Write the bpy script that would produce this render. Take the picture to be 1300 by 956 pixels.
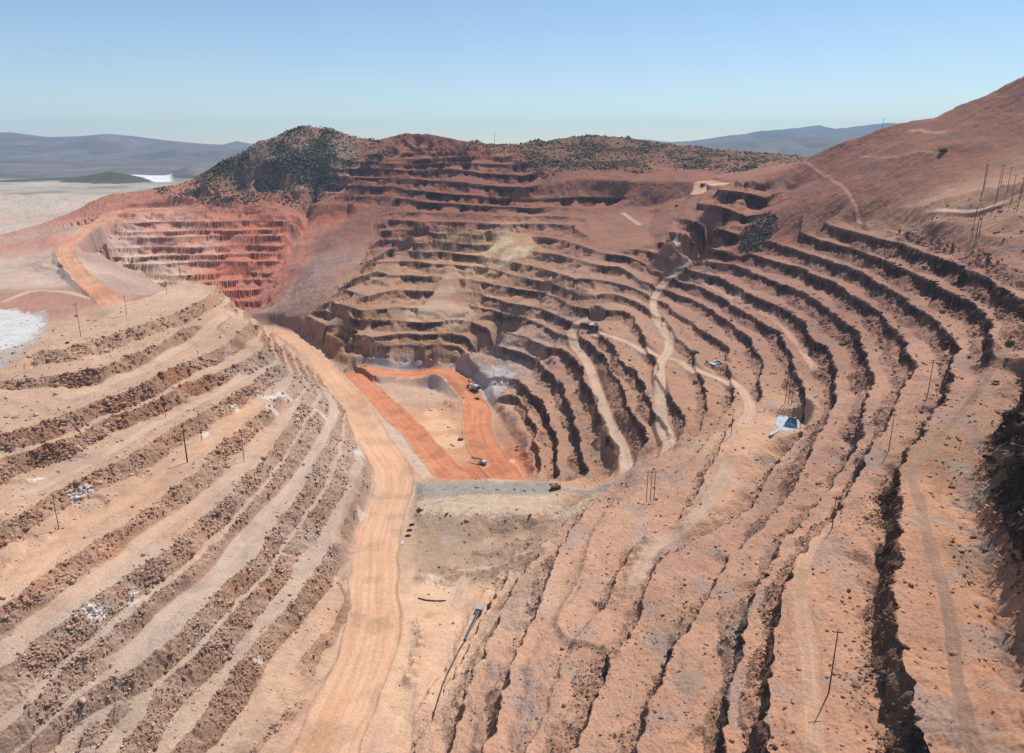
import bpy, bmesh, math, random
import numpy as np
from mathutils import Vector, Matrix

for o in list(bpy.data.objects): bpy.data.objects.remove(o, do_unlink=True)
scene = bpy.context.scene
C = scene.collection
rng = np.random.default_rng(7)
random.seed(7)

# ------------------------------------------------------------------ camera
CAM_H = 400.0                    # metres above the near pit floor
F = 878.0                        # focal length in photograph pixels (1300 wide)
U0, V0 = 650.0, 433.0
PITCH = math.atan(248.0 / F)     # horizon at row 185
cam = bpy.data.cameras.new('camera')
cam.sensor_width = 36.0
cam.lens = 36.0 * F / 1300.0
cam.shift_y = -(478.0 - V0) / 1300.0
cam.clip_start = 1.0
cam.clip_end = 200000.0
camo = bpy.data.objects.new('camera', cam)
C.objects.link(camo)
camo.location = (0, 0, CAM_H)
camo.rotation_euler = (math.pi / 2 - PITCH, 0, 0)
scene.camera = camo

# ------------------------------------------------------------------ light
SUN_EL = math.radians(61.0)
SUN_AZ = math.radians(40.0)      # from +Y towards +X
w = bpy.data.worlds.new('World'); scene.world = w; w.use_nodes = True
nt = w.node_tree; nt.nodes.clear()
sky = nt.nodes.new('ShaderNodeTexSky'); sky.sky_type = 'NISHITA'
sky.sun_disc = False; sky.sun_elevation = SUN_EL; sky.sun_rotation = SUN_AZ
sky.altitude = 1500; sky.air_density = 1.15; sky.dust_density = 0.1; sky.ozone_density = 3.0
bg = nt.nodes.new('ShaderNodeBackground'); bg.inputs['Strength'].default_value = 0.103
wo = nt.nodes.new('ShaderNodeOutputWorld')
nt.links.new(sky.outputs[0], bg.inputs[0]); nt.links.new(bg.outputs[0], wo.inputs[0])
sd = bpy.data.lights.new('sun', 'SUN'); sd.energy = 4.6; sd.angle = math.radians(0.53); sd.color = (1.0, 0.955, 0.90)
so = bpy.data.objects.new('sun', sd); C.objects.link(so)
sv = Vector((math.sin(SUN_AZ) * math.cos(SUN_EL), math.cos(SUN_AZ) * math.cos(SUN_EL), math.sin(SUN_EL)))
so.rotation_euler = sv.to_track_quat('Z', 'Y').to_euler()
scene.view_settings.view_transform = 'Standard'; scene.view_settings.look = 'None'
scene.view_settings.exposure = 0.24; scene.view_settings.gamma = 1.0

# ------------------------------------------------------------------ pixel -> world survey
ct, st = math.cos(PITCH), math.sin(PITCH)
def ray(u, v):
    a = (u - U0) / F; b = -(v - V0) / F
    return a, ct + b * st, -st + b * ct          # x, y, z per unit forward
def Pz(u, v, z):
    rx, ry, rz = ray(u, v); s = (z - CAM_H) / rz
    return (rx * s, ry * s, z)
def Pd(u, v, d):
    rx, ry, rz = ray(u, v); s = d / ry
    return (rx * s, d, CAM_H + rz * s)

# ------------------------------------------------------------------ numpy noise
def _hash(ix, iy, seed):
    h = (ix.astype(np.int64) * 374761393 + iy.astype(np.int64) * 668265263 + seed * 974634777) & 0xffffffff
    h = ((h ^ (h >> 13)) * 1274126177) & 0xffffffff
    h = h ^ (h >> 16)
    return h
_G = np.stack([np.cos(np.arange(64) * math.tau / 64), np.sin(np.arange(64) * math.tau / 64)], 1).astype(np.float32)
def noise(x, y, seed=0):
    x0 = np.floor(x); y0 = np.floor(y)
    fx = (x - x0).astype(np.float32); fy = (y - y0).astype(np.float32)
    ix = x0.astype(np.int64); iy = y0.astype(np.int64)
    ux = fx * fx * fx * (fx * (fx * 6 - 15) + 10); uy = fy * fy * fy * (fy * (fy * 6 - 15) + 10)
    def g(dx, dy):
        k = _hash(ix + dx, iy + dy, seed) & 63
        v = _G[k]
        return v[..., 0] * (fx - dx) + v[..., 1] * (fy - dy)
    a = g(0, 0); b = g(1, 0); c = g(0, 1); d = g(1, 1)
    return (a + (b - a) * ux + (c - a) * uy + (a - b - c + d) * ux * uy) * 1.5
def fbm(x, y, wl, octv, seed, gain=0.5):
    r = 0; a = 1.0; t = 0
    for i in range(octv):
        r = r + a * noise(x / wl, y / wl, seed + i * 17); t += a; a *= gain; wl *= 0.5
    return r / t * 1.4
def sst(x, a, b):
    t = np.clip((x - a) / (b - a), 0, 1); return t * t * (3 - 2 * t)

# ------------------------------------------------------------------ survey of bench crests (photograph pixels, level)
CURB = 0.35
LN = []      # dicts: world polyline + attributes
def line(pts, z=None, d=None, k=None, h=15.0, m=1.0, p=1.0, e=''):
    n = len(pts)
    uv = np.array(pts, float)
    s = np.r_[0, np.cumsum(np.hypot(*np.diff(uv, axis=0).T))] if n > 1 else np.array([0.0])
    s = s / max(s[-1], 1e-6)
    def spread(q):
        if q is None: return None
        q = np.atleast_1d(np.array(q, float))
        if len(q) == n: return q
        return np.interp(s, np.linspace(0, 1, len(q)), q)
    zz = spread(z); dd = spread(d)
    W = [Pz(u, v, zz[i]) if zz is not None else Pd(u, v, dd[i]) for i, (u, v) in enumerate(pts)]
    W = np.array(W); kk = spread(k)
    if 'a' in e:                                     # run on past the first point
        t = W[0] - W[1]; t[2] = 0; t /= np.linalg.norm(t)
        W = np.vstack([W[0] + t * 160, W]); kk = None if kk is None else np.r_[kk[0], kk]
    if 'b' in e:
        t = W[-1] - W[-2]; t[2] = 0; t /= np.linalg.norm(t)
        W = np.vstack([W, W[-1] + t * 160]); kk = None if kk is None else np.r_[kk, kk[-1]]
    LN.append(dict(W=W, k=kk, h=h, m=m, p=p, b=CURB))
def flat(pts, z=None, d=None, m=0.0, e=''): line(pts, z, d, None, 15.0, m, 1.0, e)

# --- left spur, 15 m benches
line([(364,863),(399,822),(426,788),(436,765),(438,742)], 15, k=1, p=0, e='a')
line([(288,863),(328,810),(364,769),(388,735),(409,714),(424,690),(431,675),(442,639),(457,607),(463,579),(464,552),(452,534)], 30, k=2, p=0, e='a')
line([(207,859),(238,837),(275,801),(298,775),(320,748),(345,722),(380,668),(405,635),(421,605),(431,580),(438,552),(436,534)], 45, k=3, p=0, e='a')
line([(164,863),(188,837),(206,820),(238,792),(258,773),(281,748),(307,724),(332,701),(347,669),(366,647),(381,628),(397,596),(411,570),(422,545),(428,530),(426,505)], 60, k=4, p=0, e='a')
line([(70,862),(94,837),(132,806),(169,777),(207,745),(237,722),(266,698),(290,668),(320,635),(352,600),(378,560),(397,527),(404,508)], 75, k=5, p=0, e='a')
line([(0,854),(38,820),(75,795),(113,765),(147,741),(181,716),(222,694),(238,675),(266,651),(298,620),(322,596),(351,560),(369,538),(381,509),(392,490)], 90, k=6, p=0, e='a')
line([(0,771),(19,760),(56,731),(83,713),(132,679),(169,660),(198,639),(219,620),(249,600),(275,570),(290,556),(317,534),(339,515),(360,498),(378,480)], 105, k=7, p=0, e='a')
line([(0,666),(30,651),(64,628),(90,613),(113,602),(154,585),(188,564),(216,543),(232,536),(256,524),(275,513),(298,500),(320,485),(340,471),(356,460)], 120, k=8, p=0, e='a')
line([(0,580),(47,568),(103,549),(128,532),(158,524),(188,511),(211,500),(234,487),(266,475),(305,460),(328,448),(338,434)], 135, k=9, p=0, e='a')
line([(20,548),(60,535),(111,517),(128,509),(164,496),(198,479),(228,464),(266,447),(279,442),(294,432),(305,421),(315,413),(320,404)], 150, k=10, p=0, e='a')
line([(9,483),(47,479),(85,475),(104,470),(132,466),(160,451),(207,434),(226,421),(238,415),(270,406),(283,393),(290,384)], 165, k=11, p=0, e='a')
line([(51,449),(62,443),(85,445),(98,438),(141,425),(188,410),(226,396),(247,385),(264,376),(275,367),(274,360)], 180, k=12, p=0)
# plateau on the spur and its back side
flat([(60,435),(100,425),(140,412),(190,395),(230,375),(255,358)], 181)
flat([(120,405),(160,392),(205,370),(240,352)], 180)
flat([(-60,510),(0,472),(60,432),(110,405)], [166,170,178,178])
flat([(-40,420),(0,410),(30,410),(45,430),(20,450),(-20,470)], 168)
flat([(-60,380),(0,395),(60,385),(100,390)], [172,172,168,165])
# near haul road and pit floor
flat([(380,1020),(425,935),(447,866),(460,800),(470,740),(476,690),(488,650),(500,615),(494,588),(480,565),(460,532),(435,498),(408,462)], 0)
line([(404,866),(441,800),(449,745),(460,690),(473,645),(480,610),(478,575),(466,548),(448,520),(430,498)], 0, k=[0,0,0,1,1,1,1,1,1,1], m=0.8, p=0)
flat([(400,455),(385,441),(365,428),(340,420)], [2,5,10,14])
flat([(520,960),(525,866),(535,800),(525,740),(530,690),(522,650)], [-2,-2,-3,-4,-3,2])
flat([(560,860),(585,790),(620,730),(655,690),(690,668)], [-4,-6,-7,-4,2], m=0)
flat([(540,700),(600,690),(640,680)], -4)
flat([(560,760),(600,740)], -9)
flat([(530,648),(600,652),(680,655),(720,652)], [7,10,13,16])
flat([(530,622),(600,620),(680,620),(755,619)], [8,11,16,22])
flat([(540,613),(600,613),(680,613),(772,611)], [9,12,17,24])
# lower pit beyond the grey dump
flat([(560,604),(600,607),(650,607),(672,605)], -20)
flat([(452,476),(490,515),(530,555),(560,590),(580,606)], [-4,-10,-16,-20,-22])
flat([(470,540),(500,560),(520,590),(530,606)], [-3,-6,-10,-14])
flat([(540,490),(585,500),(605,520),(605,550),(620,580),(640,604)], -22)
flat([(500,475),(540,478),(600,482),(640,470)], [-14,-18,-20,-18])
flat([(555,505),(575,515),(590,520)], [-14,-9,-14])
# --- central wall
CURB = 0.7
line([(432,446),(449,460),(480,463),(510,464),(545,462),(580,464)], 4, k=1, h=16)
line([(355,417),(378,418),(402,436),(421,445),(445,451),(470,454),(496,451),(530,452),(560,456),(600,456)], [22,22,20], k=2, h=18)
line([(372,408),(383,408),(400,426),(415,434),(442,438),(472,442),(509,442),(545,444),(600,446),(640,456)], [38,38,31], k=3, h=17)
line([(389,401),(406,415),(423,420),(470,428),(502,424),(528,424),(543,432),(575,440),(610,434),(660,446),(688,458)], [54,54,54,47], k=4, h=17)
line([(414,393),(442,403),(455,408),(508,408),(545,410),(580,405),(620,415),(660,425),(690,437),(702,450)], 70, k=5, h=17)
line([(421,384),(459,395),(500,390),(560,392),(590,385),(631,395),(665,401),(690,413),(715,425)], 88, k=6, h=18)
line([(433,367),(465,377),(500,367),(544,369),(575,371),(607,371),(641,384),(684,390),(720,407)], 106, k=7, h=18)
line([(450,352),(478,344),(500,350),(523,350),(555,352),(573,353),(615,358),(650,366),(690,370),(720,383)], 124, k=8, h=18)
line([(459,333),(490,331),(527,331),(551,335),(573,336),(624,340),(671,355),(703,360),(735,373)], 142, k=9, h=18)
line([(467,316),(500,316),(549,318),(585,322),(620,325),(660,335),(699,344),(727,354),(742,361)], 160, k=10, h=18)
line([(472,304),(520,303),(568,304),(615,308),(660,318),(703,322),(735,330)], 178, k=11, h=18)
line([(474,290),(512,295),(536,298),(568,296),(612,297),(680,300),(716,305),(740,312)], 198, k=12, h=19, m=0.8)
line([(482,277),(525,281),(561,284),(606,287),(660,284),(700,284),(735,286)], 218, k=13, h=19, m=0.7)
# smooth dump chute left of the wall
flat([(440,272),(420,310),(395,350),(365,395),(350,412)], [218,165,112,50,22])
flat([(400,262),(380,300),(350,350),(330,385)], [228,168,95,50])
CURB = 0.55
# main road line and red benches above it
flat([(330,250),(380,257),(440,259),(500,263),(560,269),(620,273),(700,271),(760,263),(800,258)], d=[2080,2000,1930,1870,1800,1760,1745,1770,1760], m=0.3)
def tline(pts, d, k, m=1.0): line(pts, d=d, k=k, h=22, m=m)
tline([(403,243),(449,248),(495,248),(528,255),(576,259),(634,262),(680,264)], [2050,1950,1850,1800,1775], 15)
tline([(405,233),(449,236),(500,240),(539,243),(599,250),(680,253),(740,250),(790,252)], [2090,1990,1890,1840,1810], 16)
tline([(426,223),(491,225),(518,227),(560,232),(606,236),(675,238)], [2080,1980,1920,1880,1860], 17)
tline([(470,213),(528,216),(578,214),(611,219),(668,223)], [2070,2020,1980,1930], 18)
tline([(484,207),(525,208),(580,206),(627,208),(660,209)], [2110,2060,2020,1980], 19)
tline([(495,202),(525,202),(590,198),(650,199)], [2130,2100,2060,2020], 20)
tline([(505,194),(560,192),(600,192)], [2170,2130,2110], 21)
tline([(528,187),(570,187),(615,188)], [2200,2180,2160], 22, 0.8)
tline([(528,180),(560,182),(600,184)], [2230,2220,2210], 23, 0.8)
# ridge line from the left hill to the right
flat([(232,240),(260,222),(300,197),(330,181),(360,166),(390,160),(415,162),(440,172),(480,176),(505,170),(530,167),(560,172),(600,180),(640,186),(652,187)],
     d=[2060,2080,2150,2200,2220,2230,2240,2250,2260,2260,2260,2250,2250,2260,2270])
flat([(652,187),(670,181),(700,180),(740,173),(770,174),(810,179),(850,183),(900,187),(950,192),(1000,196)], d=[2300,2250,2250,2250,2260,2280,2300,2300,2280,2250])
flat([(255,238),(300,246),(340,246),(380,240),(400,232)], d=[2000,1990,1990,2020,2070])
flat([(300,215),(360,200),(420,200),(460,190)], d=[2080,2120,2140,2200])
flat([(690,212),(730,205),(800,208),(850,214),(920,222),(960,212)], d=[2000,1990,1960,1900,1800,1820])
flat([(690,235),(740,225),(800,230),(850,230),(890,230)], d=[1890,1870,1820,1780,1720])
# dump slope under the road, right of the central wall
flat([(760,280),(780,300),(770,318)], d=[1690,1570,1460])
flat([(830,272),(822,290),(832,308)], d=[1700,1600,1450])
flat([(740,264),(830,262),(870,250)], d=[1765,1745,1700])
line([(771,322),(800,325),(818,334),(826,348)], d=[1400,1385,1360,1330], k=12, h=16, m=0.8)
line([(784,337),(800,346),(813,357)], d=[1340,1320,1300], k=11, h=15, m=0.8)
# --- far right dark benches
line([(927,225),(950,222),(976,227)], d=[1520,1500,1470], k=19, h=28)
line([(910,240),(940,243),(974,252)], d=[1480,1460,1420], k=18, h=28)
line([(899,257),(925,265),(950,276)], d=[1430,1410,1380], k=17, h=28)
line([(880,278),(905,286),(925,295)], d=[1400,1380,1340], k=16, h=26)
line([(863,293),(891,307),(905,318)], d=[1370,1345,1320], k=15, h=20)
line([(845,300),(856,304),(876,321)], d=[1350,1340,1320], k=14, h=18)
# --- right hand bowl
CURB = 0.12
line([(1083,271),(1105,276),(1131,281),(1156,288),(1178,293),(1198,300),(1236,310),(1269,324),(1300,337),(1340,352)], 292, k=19, h=21)
line([(1043,284),(1080,293),(1151,310),(1186,325),(1226,338),(1256,353),(1281,368),(1300,383),(1320,405)], 272, k=18, h=21)
line([(1015,296),(1043,305),(1093,318),(1131,333),(1161,347),(1201,365),(1231,383),(1251,396),(1261,408),(1263,430)], 251, k=17, h=21)
line([(982,308),(1005,314),(1043,328),(1080,338),(1118,360),(1156,383),(1176,398),(1191,411),(1211,428),(1226,446)], 230, k=16, h=20)
line([(951,321),(980,330),(1018,340),(1060,360),(1100,385),(1131,408),(1143,423),(1156,451),(1157,473)], 210, k=15, h=20)
line([(928,334),(950,343),(977,354),(1000,363),(1020,371),(1040,383),(1063,401),(1088,421),(1105,451),(1109,475),(1097,510)], [190,190,190,188], k=14, h=20)
line([(912,350),(930,360),(959,375),(987,386),(1006,396),(1030,423),(1048,441),(1063,470),(1062,500)], [170,170,170,166], k=13, h=20)
line([(863,358),(889,364),(912,375),(940,392),(968,407),(985,419),(1000,441),(1015,473),(1023,495),(1028,512)], 150, k=12, h=19)
line([(846,370),(874,379),(893,388),(921,405),(940,420),(958,437),(968,464),(966,490)], 135, k=11, h=16)
line([(836,379),(855,393),(885,416),(912,430),(930,447)], 125, k=10, h=14)
line([(838,400),(863,430),(885,452),(888,480),(896,500),(899,524)], [122,118], k=9, h=14)
line([(785,385),(793,390),(815,420),(830,452),(839,483),(858,510),(872,530),(862,556)], [122,110], k=8, h=15)
line([(757,412),(778,446),(791,459),(802,468),(812,482),(826,502),(830,520)], [106,103], k=7, h=16)
line([(734,425),(753,436),(774,461),(783,485),(796,510),(807,525),(815,548),(836,567)], [92,90,84], k=6, h=18)
line([(712,440),(726,450),(740,467),(749,493),(762,518),(775,555),(791,582)], [72,68,52], k=5, h=22)
line([(693,459),(702,474),(721,504),(731,540),(743,574),(749,606)], [44,40,22], k=4, h=24)
line([(665,485),(672,497),(687,510),(697,527),(706,555),(711,593),(712,606)], [24,20,13], k=3, h=24)
line([(655,500),(662,510),(678,536),(683,565),(684,600),(685,606)], 5, k=2, h=16)
line([(632,512),(640,515),(655,529),(668,549),(676,575),(678,605)], -5, k=1, h=14)
flat([(625,520),(645,550),(665,580),(670,603)], -19)
# corner valley, wide bench, pond pad
flat([(800,602),(850,578),(900,552),(940,528)], [84,97,108,119], m=0.1)
flat([(660,940),(680,850),(720,780),(760,700),(800,650),(825,637),(850,605)], [75,76,77,80,86,89,96], m=0.0)
flat([(960,512),(975,530),(985,548),(1005,552),(1018,545)], [126,126,126,126,127])
flat([(960,555),(925,575)], [123,118])
flat([(905,640),(925,610),(870,660)], [113,116,107])
flat([(855,395),(880,425)], [128,124], m=0.4)
flat([(900,330),(880,345),(862,345)], [178,163,160], m=0.1)
# --- near right slope
CURB = 0.3
line([(574,858),(600,805),(629,756),(650,722)], 12, k=8, h=20, e='a')
line([(608,846),(618,815),(640,770),(650,744),(671,718),(690,690)], [42,44], k=9, h=24, e='a')
line([(649,855),(662,817),(678,779),(692,746),(699,727),(707,704),(716,680),(725,666),(742,645),(765,628)], [74,74,76,84], k=10, h=26, e='a')
line([(768,778),(790,735),(805,700),(830,680),(860,660),(878,635),(895,596),(911,572),(933,521)], [80,88,100,112,126], k=11, h=12, m=0.8)
line([(770,862),(787,822),(811,777),(824,730),(850,702),(890,682),(936,663),(965,638),(974,609),(990,588),(1006,568),(1024,552),(1032,535)], [104,105,107,109,111,113,116,119,120,122,123,126,142], k=12, h=18, e='a')
line([(842,861),(857,818),(880,785),(899,749),(928,714),(950,685),(980,652),(1012,611),(1030,572),(1045,540),(1058,515)], [128,132,145,162], k=13, h=20, e='a')
line([(938,862),(945,820),(953,775),(970,735),(990,695),(1014,665),(1045,636),(1062,610),(1082,578),(1100,545)], [150,152,160,176], k=14, h=20, e='a')
CURB = 0.25
line([(974,862),(976,820),(983,782),(990,749),(1003,726),(1024,690),(1060,650),(1095,600),(1115,560),(1135,510),(1155,482)], [168,170,176,186,206], k=15, h=20, e='a')
line([(1150,862),(1140,825),(1135,790),(1130,745),(1138,690),(1146,640),(1140,590),(1158,562),(1172,543),(1192,515),(1215,470)], [200,202,206,210,226], k=16, h=31, e='a')
CURB = 0.05
line([(1300,850),(1275,760),(1262,720),(1245,665),(1226,640),(1214,610),(1216,580),(1240,535),(1275,490)], [212,212,215,236], k=16.25, h=42, m=1)
line([(1420,800),(1380,720),(1345,650),(1312,590),(1295,535),(1298,488),(1330,450)], [262,262,262,262], k=17, h=42, e='a')
flat([(1240,862),(1215,760),(1185,690),(1170,630),(1180,580),(1230,515),(1275,455),(1300,430)], [205,206,208,210,213,222,240,250], m=0.3)
flat([(1500,800),(1480,650),(1420,500),(1380,430)], [275,280,285,290])
CURB = 0.3
# --- red dump on the right skyline
flat([(1000,213),(1030,198),(1060,184),(1095,172),(1130,159),(1160,152),(1185,149)], d=[1560,1520,1470,1430,1400,1380,1370])
flat([(1185,149),(1215,135),(1240,126),(1270,110),(1300,94),(1350,68)], d=[1370,1340,1320,1300,1280,1240])
flat([(1000,245),(1050,222),(1110,205),(1160,190),(1220,180),(1300,175)], d=[1440,1380,1300,1240,1180,1130])
flat([(975,290),(1010,265),(1060,245),(1110,250)], d=[1320,1320,1260,1180])
flat([(940,325),(960,310),(985,296)], d=[1300,1300,1300])
flat([(1150,262),(1200,250),(1250,240),(1300,228)], d=[1070,1000,940,880])
flat([(1180,280),(1240,280),(1300,272)], d=[950,880,820])
flat([(1245,296),(1290,300)], d=[830,790])
# --- left red wall (bowl), top road, mesa and grey dump
def wline(v, s, k):
    Y = 1490 + 410 * s; z = 20 + 221 * s
    us = np.linspace(150, 396 - 60 * (1 - s), 21)
    W = []
    for u in us:
        q = Pd(u, V0, Y)
        W.append((q[0], Y + 25 * math.sin((u - 250) / 60.0) + 12 * math.sin(u / 17.0 + k * 1.7), z + 4 * math.sin(k * 2.3)))
    LN.append(dict(W=np.array(W), k=np.full(21, float(k)), h=17.0, m=1.0, p=1.0, b=0.6))
for k in range(1, 13): wline(0, k / 13.0, 30 + k)
flat([(60,300),(100,290),(125,277),(150,268),(200,265),(260,262),(320,257)], [213,215,222,230,234,236,236])
flat([(100,290),(82,320),(105,350),(140,385)], [213,197,180,165])
flat([(130,300),(125,335),(150,365),(185,392)], [195,178,160,150])
flat([(170,330),(190,360),(215,385)], [150,135,125])
flat([(110,258),(135,246),(180,242),(230,238),(270,237),(300,245)], d=[2000,2030,2040,2040,2040,2000], m=0.3)
flat([(120,262),(200,252),(280,250),(330,247)], d=[1960,1960,1960,2000], m=0.3)
flat([(0,350),(40,345),(90,360),(60,375),(110,375)], [172,172,172,169,166])
flat([(-80,330),(0,310),(50,300)], [176,180,190])
flat([(-100,300),(0,285),(60,275)], [170,172,176])
flat([(-100,250),(0,245),(90,250)], d=[3000,3000,2700])
for (x, y, z, x2, y2, z2) in [(-2800,3000,172,-1000,3000,172),(-1000,3000,172,2800,3000,190),(-2800,3000,172,-2800,1300,172),(-1500,1000,172,-2800,1300,172),(-900,600,165,-1500,1000,172),(-600,150,100,-900,600,165),
                  (2800,3000,190,2600,1400,300),(1250,900,440,2600,1400,300),(900,500,330,1250,900,440),(560,150,280,900,500,330),(-1300,1600,175,-1500,2600,172)]:
    LN.append(dict(W=np.array([[x, y, z], [x2, y2, z2]], float), k=None, h=15, m=0.0, p=1.0, b=0.3))

# ------------------------------------------------------------------ smooth survey fields (harmonic interpolation)
CELL = 5.0; GX0, GY0 = -2800.0, 90.0; NX, NY = 1120, 592
acc = {q: (np.zeros((NY, NX)), np.zeros((NY, NX))) for q in 'Ekhmpb'}
for L in LN:
    W = L['W']
    for i in range(len(W) - 1):
        a, b = W[i], W[i + 1]
        n = max(2, int(np.hypot(*(b - a)[:2]) / 2.0) + 1)
        t = np.linspace(0, 1, n)
        q = a + (b - a) * t[:, None]
        ix = np.round((q[:, 0] - GX0) / CELL).astype(int); iy = np.round((q[:, 1] - GY0) / CELL).astype(int)
        ok = (ix >= 0) & (ix < NX) & (iy >= 0) & (iy < NY)
        ix, iy = ix[ok], iy[ok]
        vals = {'E': q[:, 2][ok], 'm': np.full(len(ix), L['m'])}
        if L['k'] is not None:
            vals['k'] = (L['k'][i] + (L['k'][i + 1] - L['k'][i]) * t)[ok]
            vals['h'] = np.full(len(ix), L['h']); vals['p'] = np.full(len(ix), L['p']); vals['b'] = np.full(len(ix), L['b'])
        for f, v in vals.items():
            np.add.at(acc[f][0], (iy, ix), v); np.add.at(acc[f][1], (iy, ix), 1.0)
def solve(S, Wt, its=(300, 200, 160, 120, 90, 70)):
    pyr = [(S, Wt)]
    for _ in range(5):
        s, q = pyr[-1]
        s = s[:s.shape[0] // 2 * 2, :s.shape[1] // 2 * 2]; q = q[:s.shape[0], :s.shape[1]]
        pyr.append((s[::2, ::2] + s[1::2, ::2] + s[::2, 1::2] + s[1::2, 1::2],
                    q[::2, ::2] + q[1::2, ::2] + q[::2, 1::2] + q[1::2, 1::2]))
    x = None
    for lev, (s, q) in enumerate(reversed(pyr)):
        mk = q > 0; val = np.where(mk, s / np.maximum(q, 1e-9), 0)
        if x is None: x = np.where(mk, val, val[mk].mean())
        else:
            x = np.repeat(np.repeat(x, 2, 0), 2, 1)
            x = np.pad(x, ((0, s.shape[0] - x.shape[0]), (0, s.shape[1] - x.shape[1])), mode='edge')
        x = np.where(mk, val, x)
        for _ in range(its[lev]):
            p = np.pad(x, 1, mode='edge')
            x = np.where(mk, val, 0.25 * (p[:-2, 1:-1] + p[2:, 1:-1] + p[1:-1, :-2] + p[1:-1, 2:]))
    return x.astype(np.float32)
def blur(x, n):
    for _ in range(n):
        p = np.pad(x, 1, mode='edge')
        x = (p[:-2, 1:-1] + p[2:, 1:-1] + p[1:-1, :-2] + p[1:-1, 2:] + 2 * x) / 6.0
    return x.astype(np.float32)
GE = blur(solve(*acc['E']), 1)
GK = blur(solve(*acc['k']), 1)
GH = blur(solve(*acc['h'], its=(200, 120, 60, 30, 20, 10)), 3)
GM = blur(solve(*acc['m'], its=(200, 120, 80, 60, 40, 30)), 2)
GP = blur(solve(*acc['p'], its=(200, 120, 60, 30, 20, 10)), 3)
GB = blur(solve(*acc['b'], its=(200, 120, 60, 30, 20, 10)), 3)
gy, gx = np.gradient(GK, CELL)
GD = blur(np.clip(1.0 / np.maximum(np.hypot(gx, gy), 1e-4), 6, 400), 2)
def samp(G, x, y):
    fx = np.clip((x - GX0) / CELL, 0, NX - 1.001); fy = np.clip((y - GY0) / CELL, 0, NY - 1.001)
    ix = fx.astype(np.int32); iy = fy.astype(np.int32)
    tx = (fx - ix).astype(np.float32); ty = (fy - iy).astype(np.float32)
    return (G[iy, ix] * (1 - tx) + G[iy, ix + 1] * tx) * (1 - ty) + (G[iy + 1, ix] * (1 - tx) + G[iy + 1, ix + 1] * tx) * ty

def base_height(x, y, warp=True):
    """terraced height; returns z, bench, talus, face masks and the terrace weight"""
    if warp:
        a = np.clip(samp(GP, x, y), 0, 1)
        w1 = 2.5 + 3.5 * a * sst(np.hypot(x, y), 420, 900)
        wx = w1 * fbm(x, y, 70, 2, 11) + (1.2 + 1.6 * a) * fbm(x, y, 16, 3, 13, 0.62)
        wy = w1 * fbm(x, y, 70, 2, 12) + (1.2 + 1.6 * a) * fbm(x, y, 16, 3, 14, 0.62)
        xs, ys = x + wx, y + wy
    else: xs, ys = x, y
    E = samp(GE, xs, ys); K = samp(GK, xs, ys); H = samp(GH, xs, ys)
    M = np.clip(samp(GM, xs, ys), 0, 1); P = np.clip(samp(GP, xs, ys), 0, 1); D = samp(GD, xs, ys)
    if warp:
        gap = fbm(x, y, 55, 3, 21)
        share = np.clip(0.62 + 0.5 * gap + 0.14 * sst(H, 19.5, 22.5) + 0.3 * sst(H, 25, 30), 0.08, 0.9)
    else: share = 0.62
    share = share * P + 0.97 * (1 - P)
    if warp: H = H * (1 + 0.22 * (1 - P) * fbm(x, y, 90, 2, 29))
    tanF = 4.6 * P + 1.15 * (1 - P)
    M = sst(M, 0.12, 0.85)
    if warp:
        Bk = samp(GB, xs, ys)
        M = M * (1 - Bk * sst(fbm(x, y, 60, 3, 27, 0.6), -0.12, 0.22))
    t = K - np.floor(K)
    wF = share * H / tanF; wT = (1 - share) * H / 0.78
    wF = np.minimum(wF, 0.7 * D); wT = np.minimum(wT, np.maximum(0.85 * D - wF, 0.05 * D))
    fF = wF / D; fT = wT / D; t1 = 1 - fF - fT; t2 = 1 - fF
    pr = np.where(t < t1, 0.03 * t / np.maximum(t1, 1e-3),
         np.where(t < t2, 0.03 + (1 - share - 0.03) * (t - t1) / np.maximum(fT, 1e-3),
                  (1 - share) + share * (t - t2) / np.maximum(fF, 1e-3)))
    z = E + M * H * (pr - t)
    face = M * (t >= t2) * (1.0 if not warp else np.clip(share * 3, 0.2, 1)); tal = M * sst(t, t1 - 0.06, t1 + 0.4 * fT + 0.02) * (t < t2)
    return z, face, tal, M, P, t, E

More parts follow.
